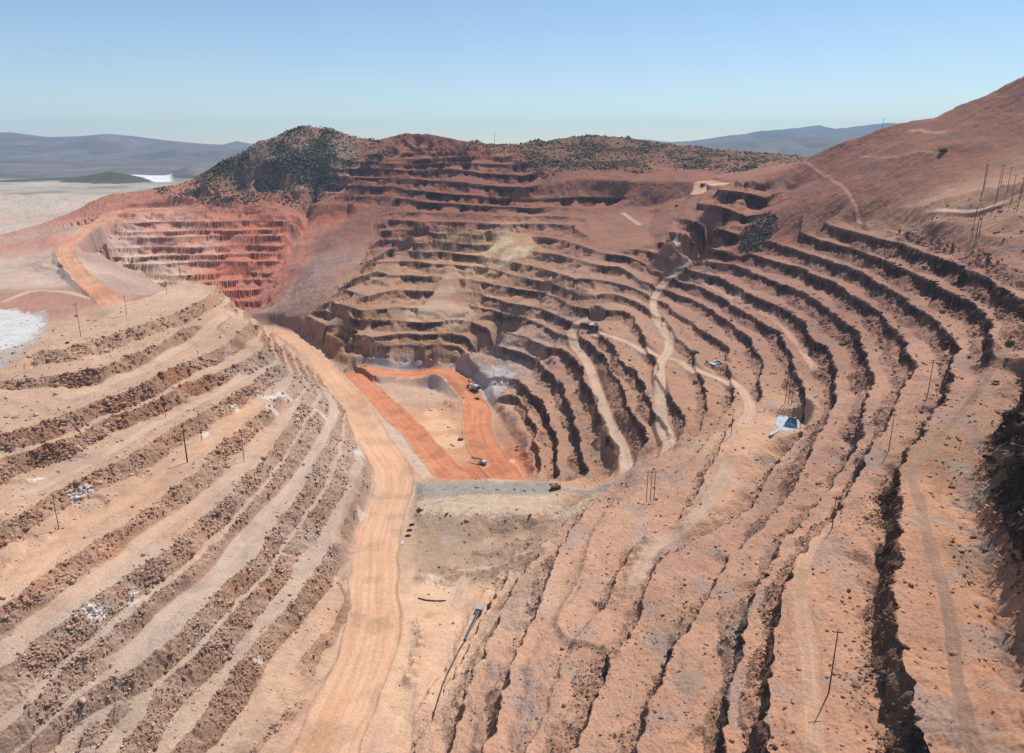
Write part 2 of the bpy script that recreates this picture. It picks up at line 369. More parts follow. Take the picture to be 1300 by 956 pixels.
# ------------------------------------------------------------------ roads (centre lines from the photograph, draped on the survey)
def at(u, v):
    """first point of the survey surface seen along a photograph pixel"""
    rx, ry, rz = ray(u, v)
    s = np.exp(np.linspace(math.log(140), math.log(3300), 5000))
    xs, ys, zs = rx * s, ry * s, CAM_H + rz * s
    g = base_height(xs, ys, False)[0]
    i = np.argmax(g > zs)
    if i == 0: i = len(s) - 1
    return xs[i], ys[i]
ROADS = []
def road(name, pts, width, col, col2, flatten=None, z=None, berm=0.0, d=None):
    if flatten is None: flatten = 1.0 if width > 15 else 0.55
    if d is not None: W = np.array([Pd(u, v, q)[:2] for (u, v), q in zip(pts, d)])
    elif z is not None:
        zz = np.interp(np.linspace(0, 1, len(pts)), np.linspace(0, 1, len(z)), z)
        W = np.array([Pz(u, v, q)[:2] for (u, v), q in zip(pts, zz)])
    else: W = np.array([at(u, v) for u, v in pts])
    n = 12 * (len(W) - 1) + 1                        # smooth curve through the survey points
    tt = np.linspace(0, len(W) - 1, n); ii = np.clip(tt.astype(int), 0, len(W) - 2); f = (tt - ii)[:, None]
    Q = np.vstack([2 * W[0] - W[1], W, 2 * W[-1] - W[-2]])
    p0, p1, p2, p3 = Q[ii], Q[ii + 1], Q[ii + 2], Q[ii + 3]
    S = 0.5 * (2 * p1 + (p2 - p0) * f + (2 * p0 - 5 * p1 + 4 * p2 - p3) * f ** 2 + (3 * p1 - p0 - 3 * p2 + p3) * f ** 3)
    zc = base_height(S[:, 0], S[:, 1], False)[0].astype(float)
    for _ in range(60):
        zp = np.pad(zc, 1, mode='edge'); zc = 0.25 * zp[:-2] + 0.5 * zc + 0.25 * zp[2:]
    ROADS.append(dict(name=name, S=S, z=zc, w=width, col=col, col2=col2, fl=flatten, berm=berm))
OR1 = (0.57, 0.355, 0.225); OR2 = (0.52, 0.285, 0.165); RD1 = (0.47, 0.16, 0.075); RD2 = (0.52, 0.22, 0.11)
TAN = (0.51, 0.36, 0.255); TAN2 = (0.46, 0.305, 0.21); PK = (0.50, 0.30, 0.215); PK2 = (0.42, 0.23, 0.16)
road('haul_road', [(335,419),(362,427),(385,440),(402,458),(430,490),(460,530),(480,565),(497,590),(502,612),(490,650),(480,690),(476,740),(474,800),(455,866),(425,930),(390,1020)], 23, OR1, OR2, z=[14,10,5,2,0,0,0,0,0,0,0,0,0,0,0,0], berm=1.6)
road('haul_road', [(450,476),(490,515),(530,555),(560,590),(582,608)], 19, RD1, RD2, z=[-4,-10,-16,-20,-22], berm=1.6)
road('haul_road', [(462,476),(490,483),(520,487),(555,488),(585,498),(605,520),(606,550),(622,580),(642,606)], 22, RD1, RD2, z=[-6,-12,-18,-20,-22,-22,-22,-22,-22], berm=1.4)
road('haul_road', [(205,265),(150,268),(118,280),(97,295),(84,320),(98,343),(120,365),(142,388)], 16, (0.50,0.21,0.11), (0.55,0.31,0.19), z=[234,230,222,213,197,185,174,164], berm=1.5)
road('bench_road', [(768,397),(752,403),(731,416),(727,430),(745,460),(760,500),(775,540),(792,575),(797,596)], 7, TAN, TAN2)
road('bench_road', [(853,303),(868,318),(874,332),(862,346),(843,362),(830,380),(833,402),(848,430),(848,447),(838,462),(838,492),(840,530),(850,562),(842,580)], 6.5, TAN, TAN2)
road('bench_road', [(750,413),(762,422),(800,437),(835,450),(862,458),(885,471),(920,486),(945,500),(952,520),(940,545)], 5.5, TAN, PK)
road('bench_road', [(880,352),(905,366),(935,382),(965,398),(990,412),(1008,432),(1025,455),(1040,478)], 4, PK, PK2, flatten=0.2)
road('bench_road', [(1262,1030),(1225,900),(1208,800),(1195,740),(1180,690),(1168,640),(1158,605),(1180,568),(1215,530),(1255,480),(1290,430)], 2.6, (0.25,0.15,0.10), (0.30,0.18,0.12), flatten=0.1)
road('bench_road', [(1036,1000),(1030,900),(1024,820),(1016,760),(1020,715),(1035,685),(1055,655)], 3.6, (0.47,0.285,0.175), (0.42,0.25,0.16), flatten=0.1)
road('bench_road', [(800,760),(823,706),(845,686),(870,666),(895,640),(915,610),(930,575)], 6, (0.48,0.32,0.225), (0.43,0.28,0.195), flatten=0.3)
road('bench_road', [(0,825),(38,795),(113,743),(169,699),(238,647),(285,613),(332,566),(369,515)], 6, (0.50,0.33,0.23), TAN2)
road('bench_road', [(0,754),(38,728),(94,675),(169,632),(262,562),(305,528),(332,506)], 8, (0.55,0.33,0.20), (0.52,0.31,0.19))
road('bench_road', [(0,640),(60,615),(110,590),(160,563),(215,530),(275,500),(315,470)], 5, TAN, TAN2)
road('bench_road', [(60,510),(120,495),(200,460),(260,425),(300,398)], 7, TAN, TAN2)
road('bench_road', [(120,860),(169,825),(219,775),(270,735),(317,675),(364,624),(395,580),(415,545),(424,518),(410,490)], 5, (0.47,0.35,0.27), (0.44,0.32,0.245))
road('bench_road', [(885,258),(888,245),(893,232),(905,228),(930,226)], 17, (0.55,0.29,0.17), OR1, d=[1660,1690,1720,1690,1600], flatten=0.6)
road('bench_road', [(1015,213),(1040,221),(1065,232),(1085,244),(1100,256)], 2.6, (0.40,0.215,0.15), (0.36,0.19,0.13), flatten=0.2, d=[1520,1420,1300,1200,1120])
road('bench_road', [(788,268),(800,277),(815,288)], 6, TAN, PK)
road('bench_road', [(1150,163),(1170,167),(1205,170)], 4, (0.48,0.25,0.17), PK2, flatten=0.0)
road('bench_road', [(1090,200),(1140,197),(1195,193)], 2.6, (0.38,0.2,0.14), PK2, flatten=0.0)
road('bench_road', [(1180,266),(1220,269),(1255,262),(1280,252),(1300,249)], 5, (0.50,0.34,0.24), TAN2)
road('bench_road', [(0,350),(45,335),(75,322)], 8, (0.50,0.34,0.24), TAN2)

road('bench_road', [(512,795),(540,792),(565,782),(600,768),(625,748)], 5, (0.58,0.37,0.23), (0.52,0.32,0.2), flatten=0.3)
road('bench_road', [(566,735),(600,728),(640,716),(672,706),(690,695)], 4, (0.50,0.34,0.25), (0.45,0.29,0.21), flatten=0.3)
road('bench_road', [(575,772),(582,750),(592,735),(615,722)], 5, (0.52,0.37,0.26), (0.46,0.31,0.22), flatten=0.0)
road('bench_road', [(535,642),(590,633),(650,630),(700,634),(738,640)], 2.6, (0.36,0.28,0.2), (0.55,0.42,0.3), flatten=0.0)
road('bench_road', [(540,636),(600,640),(660,644),(715,646)], 2.6, (0.56,0.43,0.31), (0.4,0.3,0.22), flatten=0.0)
road('bench_road', [(610,660),(618,680),(612,700)], 3.0, (0.42,0.31,0.2), (0.38,0.27,0.18), flatten=0.0)
road('bench_road', [(632,662),(628,682),(606,700)], 3.0, (0.42,0.31,0.2), (0.38,0.27,0.18), flatten=0.0)
road('bench_road', [(0,385),(40,370),(90,372),(125,383)], 5, (0.53,0.38,0.28), (0.5,0.35,0.25), flatten=0.2)
road('bench_road', [(20,325),(60,338),(100,345)], 5, (0.53,0.38,0.28), (0.5,0.35,0.25), flatten=0.2)

def road_field(x, y):
    """blend weight, road height, colour mix for points"""
    n = len(x); wt = np.zeros(n, np.float32); zz = np.zeros(n, np.float32); cross = np.zeros(n, np.float32)
    along = np.zeros(n, np.float32); rid = np.full(n, -1, np.int32); bm_ = np.zeros(n, np.float32); flw = np.zeros(n, np.float32)
    for ri, R in enumerate(ROADS):
        S = R['S']; mg = R['w'] * 1.9 + 4
        bb = (x > S[:, 0].min() - mg) & (x < S[:, 0].max() + mg) & (y > S[:, 1].min() - mg) & (y < S[:, 1].max() + mg)
        idx = np.nonzero(bb)[0]
        if len(idx) == 0: continue
        px, py = x[idx], y[idx]
        best = np.full(len(idx), 1e9, np.float32); bz = np.zeros(len(idx), np.float32); bs = np.zeros(len(idx), np.float32); sg = np.zeros(len(idx), np.float32)
        acc_s = 0.0
        for i in range(len(S) - 1):
            a, b = S[i], S[i + 1]; dx, dy = b - a; L2 = dx * dx + dy * dy + 1e-9; Ls = math.sqrt(L2)
            near = (np.abs(px - (a[0] + b[0]) / 2) < mg + Ls) & (np.abs(py - (a[1] + b[1]) / 2) < mg + Ls)
            j = np.nonzero(near)[0]
            if len(j):
                t = np.clip(((px[j] - a[0]) * dx + (py[j] - a[1]) * dy) / L2, 0, 1)
                ex = px[j] - (a[0] + t * dx); ey = py[j] - (a[1] + t * dy); dd = np.hypot(ex, ey)
                c = dd < best[j]; jj = j[c]
                best[jj] = dd[c]; bz[jj] = (R['z'][i] + (R['z'][i + 1] - R['z'][i]) * t[c]); bs[jj] = acc_s + t[c] * Ls
                sg[jj] = np.sign(ex[c] * dy - ey[c] * dx)
            acc_s += Ls
        wob = 1 + 0.12 * fbm(px, py, 40, 2, 91 + ri)
        dn = best / (R['w'] * wob)
        wn = (1 - sst(dn, 0.95, 1.7)).astype(np.float32)
        if R['w'] < 15: wn = wn * sst(np.minimum(bs, acc_s - bs), 0, 30)
        u = wn > wt[idx]
        k = idx[u]
        wt[k] = wn[u]; zz[k] = bz[u]; cross[k] = (dn * sg)[u]; along[k] = bs[u]; rid[k] = ri
        flw[k] = R['fl']
        bm_[k] = (R['berm'] * np.exp(-((dn - 1.02) / 0.07) ** 2))[u]
    return wt, zz, cross, along, rid, bm_, flw

# talus fans and dump chutes without benches
def in_poly(x, y, W):
    r = np.zeros(x.shape, bool); n = len(W)
    for i in range(n):
        a, b = W[i], W[(i + 1) % n]
        c = ((a[1] > y) != (b[1] > y)) & (x < (b[0] - a[0]) * (y - a[1]) / (b[1] - a[1] + 1e-9) + a[0])
        r ^= c
    return r
_gx, _gy = np.meshgrid(GX0 + CELL * np.arange(NX), GY0 + CELL * np.arange(NY))
sm = np.ones((NY, NX), np.float32)
for px in [[(566,340),(578,340),(585,370),(604,402),(560,406),(528,403),(552,372)],
           [(770,318),(760,300),(745,290),(745,275),(830,268),(850,262),(850,300),(835,312)],
           [(395,262),(478,262),(470,300),(456,340),(430,368),(410,393),(355,415),(330,400),(352,350),(384,300)],
           [(640,296),(676,300),(676,330),(650,340),(612,332)]]:
    W_ = np.array([at(u, v) for u, v in px]); sm[in_poly(_gx, _gy, W_)] = 0.0
GM = GM * blur(sm, 4)

# hand-placed relief: windrows, piles, shadowy knobs (pixel path, height, half width)
PILES = []
def pile(pts, hgt, wid):
    PILES.append((np.array([at(u, v) for u, v in pts]), hgt, wid))
pile([(782,640),(762,665),(749,690),(742,725),(732,748),(716,772),(708,792),(714,806),(730,817),(758,826),(785,829)], 3.0, 3.2)
pile([(768,772),(790,735),(808,700),(820,688)], 5.0, 9.0)
pile([(575,513),(590,515)], 8.0, 20.0)
pile([(655,690),(640,700),(610,705)], 4.0, 8.0)
pile([(535,735),(560,738),(585,730)], 4.0, 6.0)
pile([(570,725),(610,727),(660,712),(690,698)], 4.0, 7.0)
pile([(442,404),(455,409),(508,409)], 3.5, 3.0)
pile([(520,866),(535,820),(533,792)], 5.0, 6.0)
def pile_field(x, y):
    r = np.zeros(len(x), np.float32)
    for S, hg, wd in PILES:
        mg = wd * 3
        idx = np.nonzero((x > S[:, 0].min() - mg) & (x < S[:, 0].max() + mg) & (y > S[:, 1].min() - mg) & (y < S[:, 1].max() + mg))[0]
        if not len(idx): continue
        px, py = x[idx], y[idx]; best = np.full(len(idx), 1e9)
        for i in range(len(S) - 1):
            a, b = S[i], S[i + 1]; dx, dy = b - a; t = np.clip(((px - a[0]) * dx + (py - a[1]) * dy) / (dx * dx + dy * dy), 0, 1)
            best = np.minimum(best, np.hypot(px - a[0] - t * dx, py - a[1] - t * dy))
        r[idx] = np.maximum(r[idx], hg * np.exp(-(best / wd) ** 2) * (1 + 0.5 * fbm(px, py, 8, 2, 77)))
    return r

# pads cut flat for ponds and sumps: (centre, radius, z)
PADS = []
def pad(u, v, z, r, dz=0.0):
    x, y, _ = Pz(u, v, z); PADS.append((x, y, z + dz, r))
pad(998, 537, 126, 17); pad(912, 460, 122, 13); pad(757, 412, 96, 11); pad(25, 418, 167, 75)

def height(x, y, full=False):
    x = np.asarray(x, np.float64); y = np.asarray(y, np.float64)
    z, face, tal, M, P, t, E = base_height(x, y)
    wt, rz, cross, along, rid, bm_, flw = road_field(x, y)
    wf = wt * flw
    left = 1 - P
    rub = np.clip(face * (0.35 + 0.9 * left) + tal * 0.35, 0, 1)
    far = sst(np.hypot(x, y), 1200, 2400)
    n1 = fbm(x, y, 9, 3, 31, 0.6); n2 = fbm(x, y, 3.2, 2, 35, 0.7); n3 = fbm(x, y, 45, 3, 38)
    rg = 1 - np.abs(fbm(x, y, 14, 3, 41, 0.6)) * 2
    z = z + (1 - wt) * (n3 * (0.5 + 1.9 * far) + 0.30 * n1 + rub * (1.9 * n1 + 1.1 * n2 + 0.8 * rg)) + (1 - wt) * (0.16 * n2 + P * (0.35 + 0.65 * M) * (0.22 * noise(x / 1.7, y / 1.7, 47) + 0.3 * noise(x / 4.1, y / 4.1, 48)))
    hill = HILL(x, y)
    z = z + hill * (7.0 * (1 - np.abs(fbm(x, y, 130, 4, 51)) * 2))
    z = z * (1 - wf) + (rz + 0.25 * n3) * wf + bm_ * (1 + 0.4 * n1)
    z = z + pile_field(x, y)
    for (cx, cy, cz, r) in PADS:
        dd = np.hypot(x - cx, y - cy) / r
        q = 1 - sst(dd, 1.0, 1.5)
        z = z * (1 - q) + (cz + 0.1 * n1) * q
    if full: return z, face, tal, M, P, t, wt, cross, along, rid, hill, n1, n2, n3
    return z

# natural, shrub covered hillsides: blobs in plan (pixel, depth, radius)
HB = []
def hb(u, v, d, r): q = Pd(u, v, d); HB.append((q[0], q[1], r))
for a in [(300,215,2090,150),(340,200,2120,170),(390,190,2170,160),(420,180,2220,110),(270,230,2060,90),(360,222,2080,110),(400,215,2110,70),(720,190,2150,140),(780,190,2150,160),(840,195,2150,170),
          (900,200,2050,150),(950,200,2050,150),(1000,198,2100,120),(690,195,2100,90),(660,185,2220,90),(610,185,2240,60),(960,300,1320,34),(955,312,1305,24),(965,290,1330,26),(260,228,2060,110),(250,236,2040,70),(430,195,2170,80),(445,185,2220,70),(330,225,2060,120),(300,235,2030,90),(370,235,2040,80),(700,205,2020,100),(760,203,2020,110),(820,206,1990,110),(880,210,1940,110),(930,212,1880,100),(980,208,1900,110),(660,190,2200,80),(640,186,2240,50),(500,188,2200,55),(485,195,2170,40),(470,205,2110,35)]: hb(*a)
def HILL(x, y):
    r = np.zeros(x.shape, np.float32)
    wx = x + 60 * fbm(x, y, 160, 3, 61); wy = y + 60 * fbm(x, y, 160, 3, 62)
    for (cx, cy, rr) in HB:
        s = 0.25 if rr < 40 else 1
        qx = x + (wx - x) * s; qy = y + (wy - y) * s
        r = np.maximum(r, 1 - sst(np.hypot(qx - cx, qy - cy) / rr, 0.7, 1.1))
    return r

# ------------------------------------------------------------------ colours of the ground
CP = []
def cp(u, v, flatc, rockc, z=None, d=None):
    if z is not None: q = Pz(u, v, z)
    elif d is not None: q = Pd(u, v, d)
    else: q = at(u, v)
    CP.append((q[0], q[1]) + tuple(flatc) + tuple(rockc))
tanL = (0.47, 0.325, 0.24); brnL = (0.38, 0.24, 0.165); gryL = (0.44, 0.335, 0.265)
for u, v in [(60,700),(180,640),(300,540)]: cp(u, v, (0.49,0.315,0.21), brnL)
for u, v in [(60,540),(200,480),(300,420)]: cp(u, v, (0.45,0.30,0.215), (0.29,0.165,0.11))
for u, v in [(100,430),(200,395),(250,365)]: cp(u, v, (0.48,0.325,0.225), brnL)
for u, v in [(150,820),(240,770),(330,690),(390,620),(300,800),(350,760)]: cp(u, v, gryL, (0.38,0.255,0.185))
for u, v in [(420,560),(440,600),(400,510),(380,700)]: cp(u, v, gryL, (0.43,0.32,0.25))
for u, v in [(400,790),(350,850)]: cp(u, v, (0.52,0.35,0.24), (0.32,0.19,0.13))
for u, v in [(540,500),(580,560),(520,560)]: cp(u, v, (0.50,0.33,0.23), brnL)
for u, v in [(560,480),(610,480),(500,470)]: cp(u, v, (0.44,0.37,0.33), (0.33,0.28,0.25))
for u, v in [(560,545),(580,575)]: cp(u, v, (0.60,0.36,0.21), brnL)
for u, v in [(650,590),(625,600)]: cp(u, v, (0.50,0.20,0.10), brnL)
for u, v in [(590,690),(560,720),(640,665)]: cp(u, v, (0.41,0.27,0.18), (0.3,0.18,0.12))
for u, v in [(600,640),(700,640)]: cp(u, v, (0.50,0.36,0.24), (0.3,0.22,0.17))
for u, v in [(570,780),(560,840),(600,770)]: cp(u, v, (0.55,0.345,0.215), (0.3,0.18,0.12))
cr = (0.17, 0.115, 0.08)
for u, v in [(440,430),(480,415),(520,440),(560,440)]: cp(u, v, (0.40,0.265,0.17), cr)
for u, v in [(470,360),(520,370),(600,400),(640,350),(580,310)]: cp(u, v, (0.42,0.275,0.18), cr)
for u, v in [(640,310),(620,330)]: cp(u, v, (0.50,0.35,0.21), (0.26,0.18,0.11))
for u, v in [(700,300),(780,290),(830,280),(760,310),(820,240),(740,240),(560,278),(500,270)]: cp(u, v, (0.34,0.185,0.13), (0.19,0.10,0.075))
for u, v in [(430,300),(400,340),(360,390)]: cp(u, v, (0.33,0.20,0.155), (0.22,0.12,0.09))
for u, v in [(385,300),(360,345),(420,270)]: cp(u, v, (0.41,0.185,0.125), (0.22,0.11,0.08))
for u, v in [(300,290),(360,290),(330,330),(290,340),(340,360),(300,370)]: cp(u, v, (0.43,0.165,0.10), (0.24,0.095,0.065))
for u, v in [(210,310),(250,320),(200,290)]: cp(u, v, (0.49,0.28,0.20), (0.37,0.19,0.13))
for u, v in [(180,330),(220,370),(200,350)]: cp(u, v, (0.58,0.40,0.28), (0.50,0.32,0.2))
for u, v in [(130,330),(160,365),(120,310)]: cp(u, v, (0.35,0.235,0.185), (0.3,0.19,0.14))
for u, v in [(200,250),(260,248),(130,258),(330,255)]: cp(u, v, (0.38,0.165,0.105), (0.22,0.09,0.065))
for u, v in [(60,305),(80,300)]: cp(u, v, (0.42,0.235,0.175), (0.3,0.16,0.12))
for u, v in [(40,345),(20,340),(90,350)]: cp(u, v, (0.48,0.35,0.265), (0.3,0.2,0.15))
for u, v in [(60,385),(100,380),(40,380)]: cp(u, v, (0.37,0.20,0.145), (0.3,0.17,0.12))
for u, v in [(20,290),(50,260),(20,245),(100,240)]: cp(u, v, (0.44,0.36,0.28), (0.4,0.3,0.23))
for u, v in [(450,240),(560,250),(640,250),(520,220),(640,225),(560,200),(500,200),(420,245)]: cp(u, v, (0.33,0.165,0.115), (0.16,0.075,0.06))
for u, v in [(580,215),(600,225)]: cp(u, v, (0.38,0.205,0.15), (0.2,0.1,0.08))
for u, v in [(320,210),(380,190),(420,190)]: cp(u, v, (0.27,0.175,0.12), (0.2,0.12,0.09), d=2120)
for u, v in [(720,190),(800,195),(880,200),(960,200)]: cp(u, v, (0.25,0.165,0.115), (0.2,0.12,0.09), d=2100)
for u, v in [(940,250),(910,270),(900,300)]: cp(u, v, (0.36,0.19,0.13), (0.15,0.07,0.055))
for u, v in [(950,315),(990,290),(1030,260),(1000,240)]: cp(u, v, (0.31,0.15,0.11), (0.2,0.1,0.075))
for u, v in [(1100,210),(1200,180),(1250,130),(1150,230),(1290,160)]: cp(u, v, (0.30,0.155,0.11), (0.2,0.1,0.075))
for u, v in [(1200,255),(1250,250),(1290,235)]: cp(u, v, (0.42,0.275,0.19), (0.25,0.14,0.1))
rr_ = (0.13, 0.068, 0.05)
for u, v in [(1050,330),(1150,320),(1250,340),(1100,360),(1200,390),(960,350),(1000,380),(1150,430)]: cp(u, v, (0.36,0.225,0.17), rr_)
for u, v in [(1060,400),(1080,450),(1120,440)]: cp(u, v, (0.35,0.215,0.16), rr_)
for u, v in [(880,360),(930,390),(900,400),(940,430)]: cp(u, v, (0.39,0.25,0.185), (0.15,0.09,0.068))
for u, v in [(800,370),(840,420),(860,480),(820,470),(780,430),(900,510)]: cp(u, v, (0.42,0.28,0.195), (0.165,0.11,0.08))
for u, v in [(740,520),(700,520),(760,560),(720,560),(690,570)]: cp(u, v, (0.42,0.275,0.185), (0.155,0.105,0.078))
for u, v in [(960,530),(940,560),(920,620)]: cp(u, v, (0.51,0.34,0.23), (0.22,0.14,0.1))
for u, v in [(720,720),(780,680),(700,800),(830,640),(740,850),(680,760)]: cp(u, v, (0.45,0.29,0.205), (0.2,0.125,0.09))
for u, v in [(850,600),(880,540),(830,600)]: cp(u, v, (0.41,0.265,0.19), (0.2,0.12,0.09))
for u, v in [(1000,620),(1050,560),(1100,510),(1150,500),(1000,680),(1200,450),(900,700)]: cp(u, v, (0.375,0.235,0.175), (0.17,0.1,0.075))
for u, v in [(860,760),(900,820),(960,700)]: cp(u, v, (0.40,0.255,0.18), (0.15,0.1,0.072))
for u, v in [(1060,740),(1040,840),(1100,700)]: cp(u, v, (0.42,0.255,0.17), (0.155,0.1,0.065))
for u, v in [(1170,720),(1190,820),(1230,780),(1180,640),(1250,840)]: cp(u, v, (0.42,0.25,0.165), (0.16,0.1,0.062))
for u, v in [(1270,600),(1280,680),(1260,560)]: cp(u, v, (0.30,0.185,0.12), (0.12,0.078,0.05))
CP = np.array(CP, np.float32)
isfar = (CP[:, 1] > 1650) & (CP[:, 0] > -520); isr = (CP[:, 0] > -120) & ~isfar & ~((CP[:, 1] < 760) & (CP[:, 0] < 20))
CP[isfar, 2:5] *= (0.78, 0.57, 0.50); CP[isfar, 5:8] *= (0.8, 0.68, 0.65)
nearr = isr & (CP[:, 1] < 690); isr2 = isr & ~nearr
CP[nearr, 2:5] *= (1.0, 0.87, 0.79); CP[isr2, 2:5] *= (0.86, 0.71, 0.64)
cen = (CP[:, 1] > 1130) & (CP[:, 1] < 1650) & (CP[:, 0] < -120) & (CP[:, 0] > -430); CP[cen, 2:5] *= (0.90, 0.75, 0.64); CP[cen, 5:8] *= (0.9, 0.8, 0.75)
lft = (CP[:, 1] < 1130) & (CP[:, 0] < -110); CP[lft, 2:5] *= (0.95, 0.90, 0.85); CP[lft, 5:8] *= (0.93, 0.86, 0.80)
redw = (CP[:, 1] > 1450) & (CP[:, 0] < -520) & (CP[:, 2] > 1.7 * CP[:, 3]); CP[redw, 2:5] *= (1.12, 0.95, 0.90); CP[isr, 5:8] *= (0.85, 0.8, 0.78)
BL = []      # patches of a different material: (x, y, rx, colour, strength, breakup)
def bl(u, v, r, col, s=1.0, br=0.5, z=None):
    q = Pz(u, v, z) if z is not None else at(u, v)
    BL.append((q[0], q[1], r, col, s, br))
WH = (0.58, 0.50, 0.44)
for u, v, r in [(292,541,9),(262,553,7),(110,622,6),(95,632,6),(46,611,7),(452,556,12),(455,575,10),(425,520,9),(360,502,9),(345,520,7),(300,522,8),(340,505,9),(463,653,8),(330,845,4),(120,780,6),(170,757,6),(410,530,9)]: bl(u, v, r, WH, 0.85, 0.9)
for u, v, r in [(480,465,30),(520,470,35),(560,470,30)]: bl(u, v, r, (0.36,0.33,0.31), 0.8, 0.6)
for u, v, r in [(570,484,40),(630,480,30),(600,492,25)]: bl(u, v, r, (0.52,0.44,0.40), 0.7, 0.5)
for u, v, r in [(1240,620,12),(870,866,10),(920,815,11),(935,800,9),(1225,600,8),(1215,590,8)]: bl(u, v, r, (0.27,0.195,0.14), 0.75, 0.9)
for u, v, r in [(655,590,22),(640,600,22),(668,600,14),(612,575,16)]: bl(u, v, r, (0.55,0.24,0.125), 0.8, 0.6)
for u, v, r in [(640,595,6),(648,585,7)]: bl(u, v, r, (0.66,0.42,0.25), 0.7, 0.5)
for u, v, r in [(555,540,30),(570,560,28),(548,525,16)]: bl(u, v, r, (0.62,0.385,0.225), 0.8, 0.4)
for u, v, r in [(550,748,14),(565,745,12)]: bl(u, v, r, (0.66,0.47,0.32), 0.8, 0.5)
for u, v, r in [(548,785,8),(556,783,7)]: bl(u, v, r, (0.40,0.14,0.06), 0.9, 0.5)
for u, v, r in [(570,686,9)]: bl(u, v, r, (0.48,0.46,0.44), 0.8, 0.8)
for u, v, r in [(160,310,60)]: bl(u, v, r, (0.55,0.36,0.29), 0.5, 0.7)
for u, v, r in [(640,308,30),(655,320,35),(620,320,28),(640,330,20)]: bl(u, v, r, (0.55,0.42,0.26), 0.75, 0.8)
for u, v, r in [(570,350,16),(565,370,26),(560,390,42),(585,400,34),(530,402,32)]: bl(u, v, r, (0.45,0.31,0.205), 0.8, 0.3)
for u, v, r in [(1110,640,7),(1060,622,5),(1020,735,6)]: bl(u, v, r, (0.52,0.31,0.18), 0.7, 0.6)
CPOLY = []
def cpoly(px, z, col, s=0.9, wob=5.0):
    CPOLY.append((np.array([Pz(u, v, z)[:2] if z is not None else at(u, v) for u, v in px]), np.array(col, np.float32), s, wob))
cpoly([(524,612),(600,611),(700,611),(784,609),(765,626),(720,624),(660,628),(600,627),(560,632),(530,634)], None, (0.27,0.245,0.205))
cpoly([(530,636),(600,630),(700,628),(760,630),(742,645),(690,652),(600,650),(535,650)], None, (0.47,0.345,0.235), 0.8)
cpoly([(522,655),(600,653),(700,655),(690,688),(655,700),(640,730),(560,742),(535,735),(530,700)], None, (0.325,0.215,0.145), 0.7, 16)
cpoly([(520,745),(600,742),(640,735),(600,800),(575,866),(560,930),(500,930),(512,800)], None, (0.55,0.35,0.225), 0.6, 6)
cpoly([(452,470),(520,466),(585,467),(640,462),(655,475),(630,510),(600,498),(560,488),(500,483)], None, (0.46,0.395,0.36), 0.75, 8)
cpoly([(470,466),(530,466),(585,468),(590,476),(520,480),(475,474)], None, (0.30,0.27,0.25), 0.6, 12)
cpoly([(470,525),(500,540),(530,575),(555,606),(530,606),(512,585),(490,555)], None, (0.46,0.36,0.29), 0.7, 6)
cpoly([(20,402),(60,395),(62,415),(40,440),(10,470),(-60,500),(-60,400)], 167, (0.37,0.31,0.265), 0.8, 6)
cpoly([(-60,398),(20,396),(50,402),(55,415),(40,430),(0,448),(-60,470)], 167, (0.52,0.50,0.475), 0.85, 10)

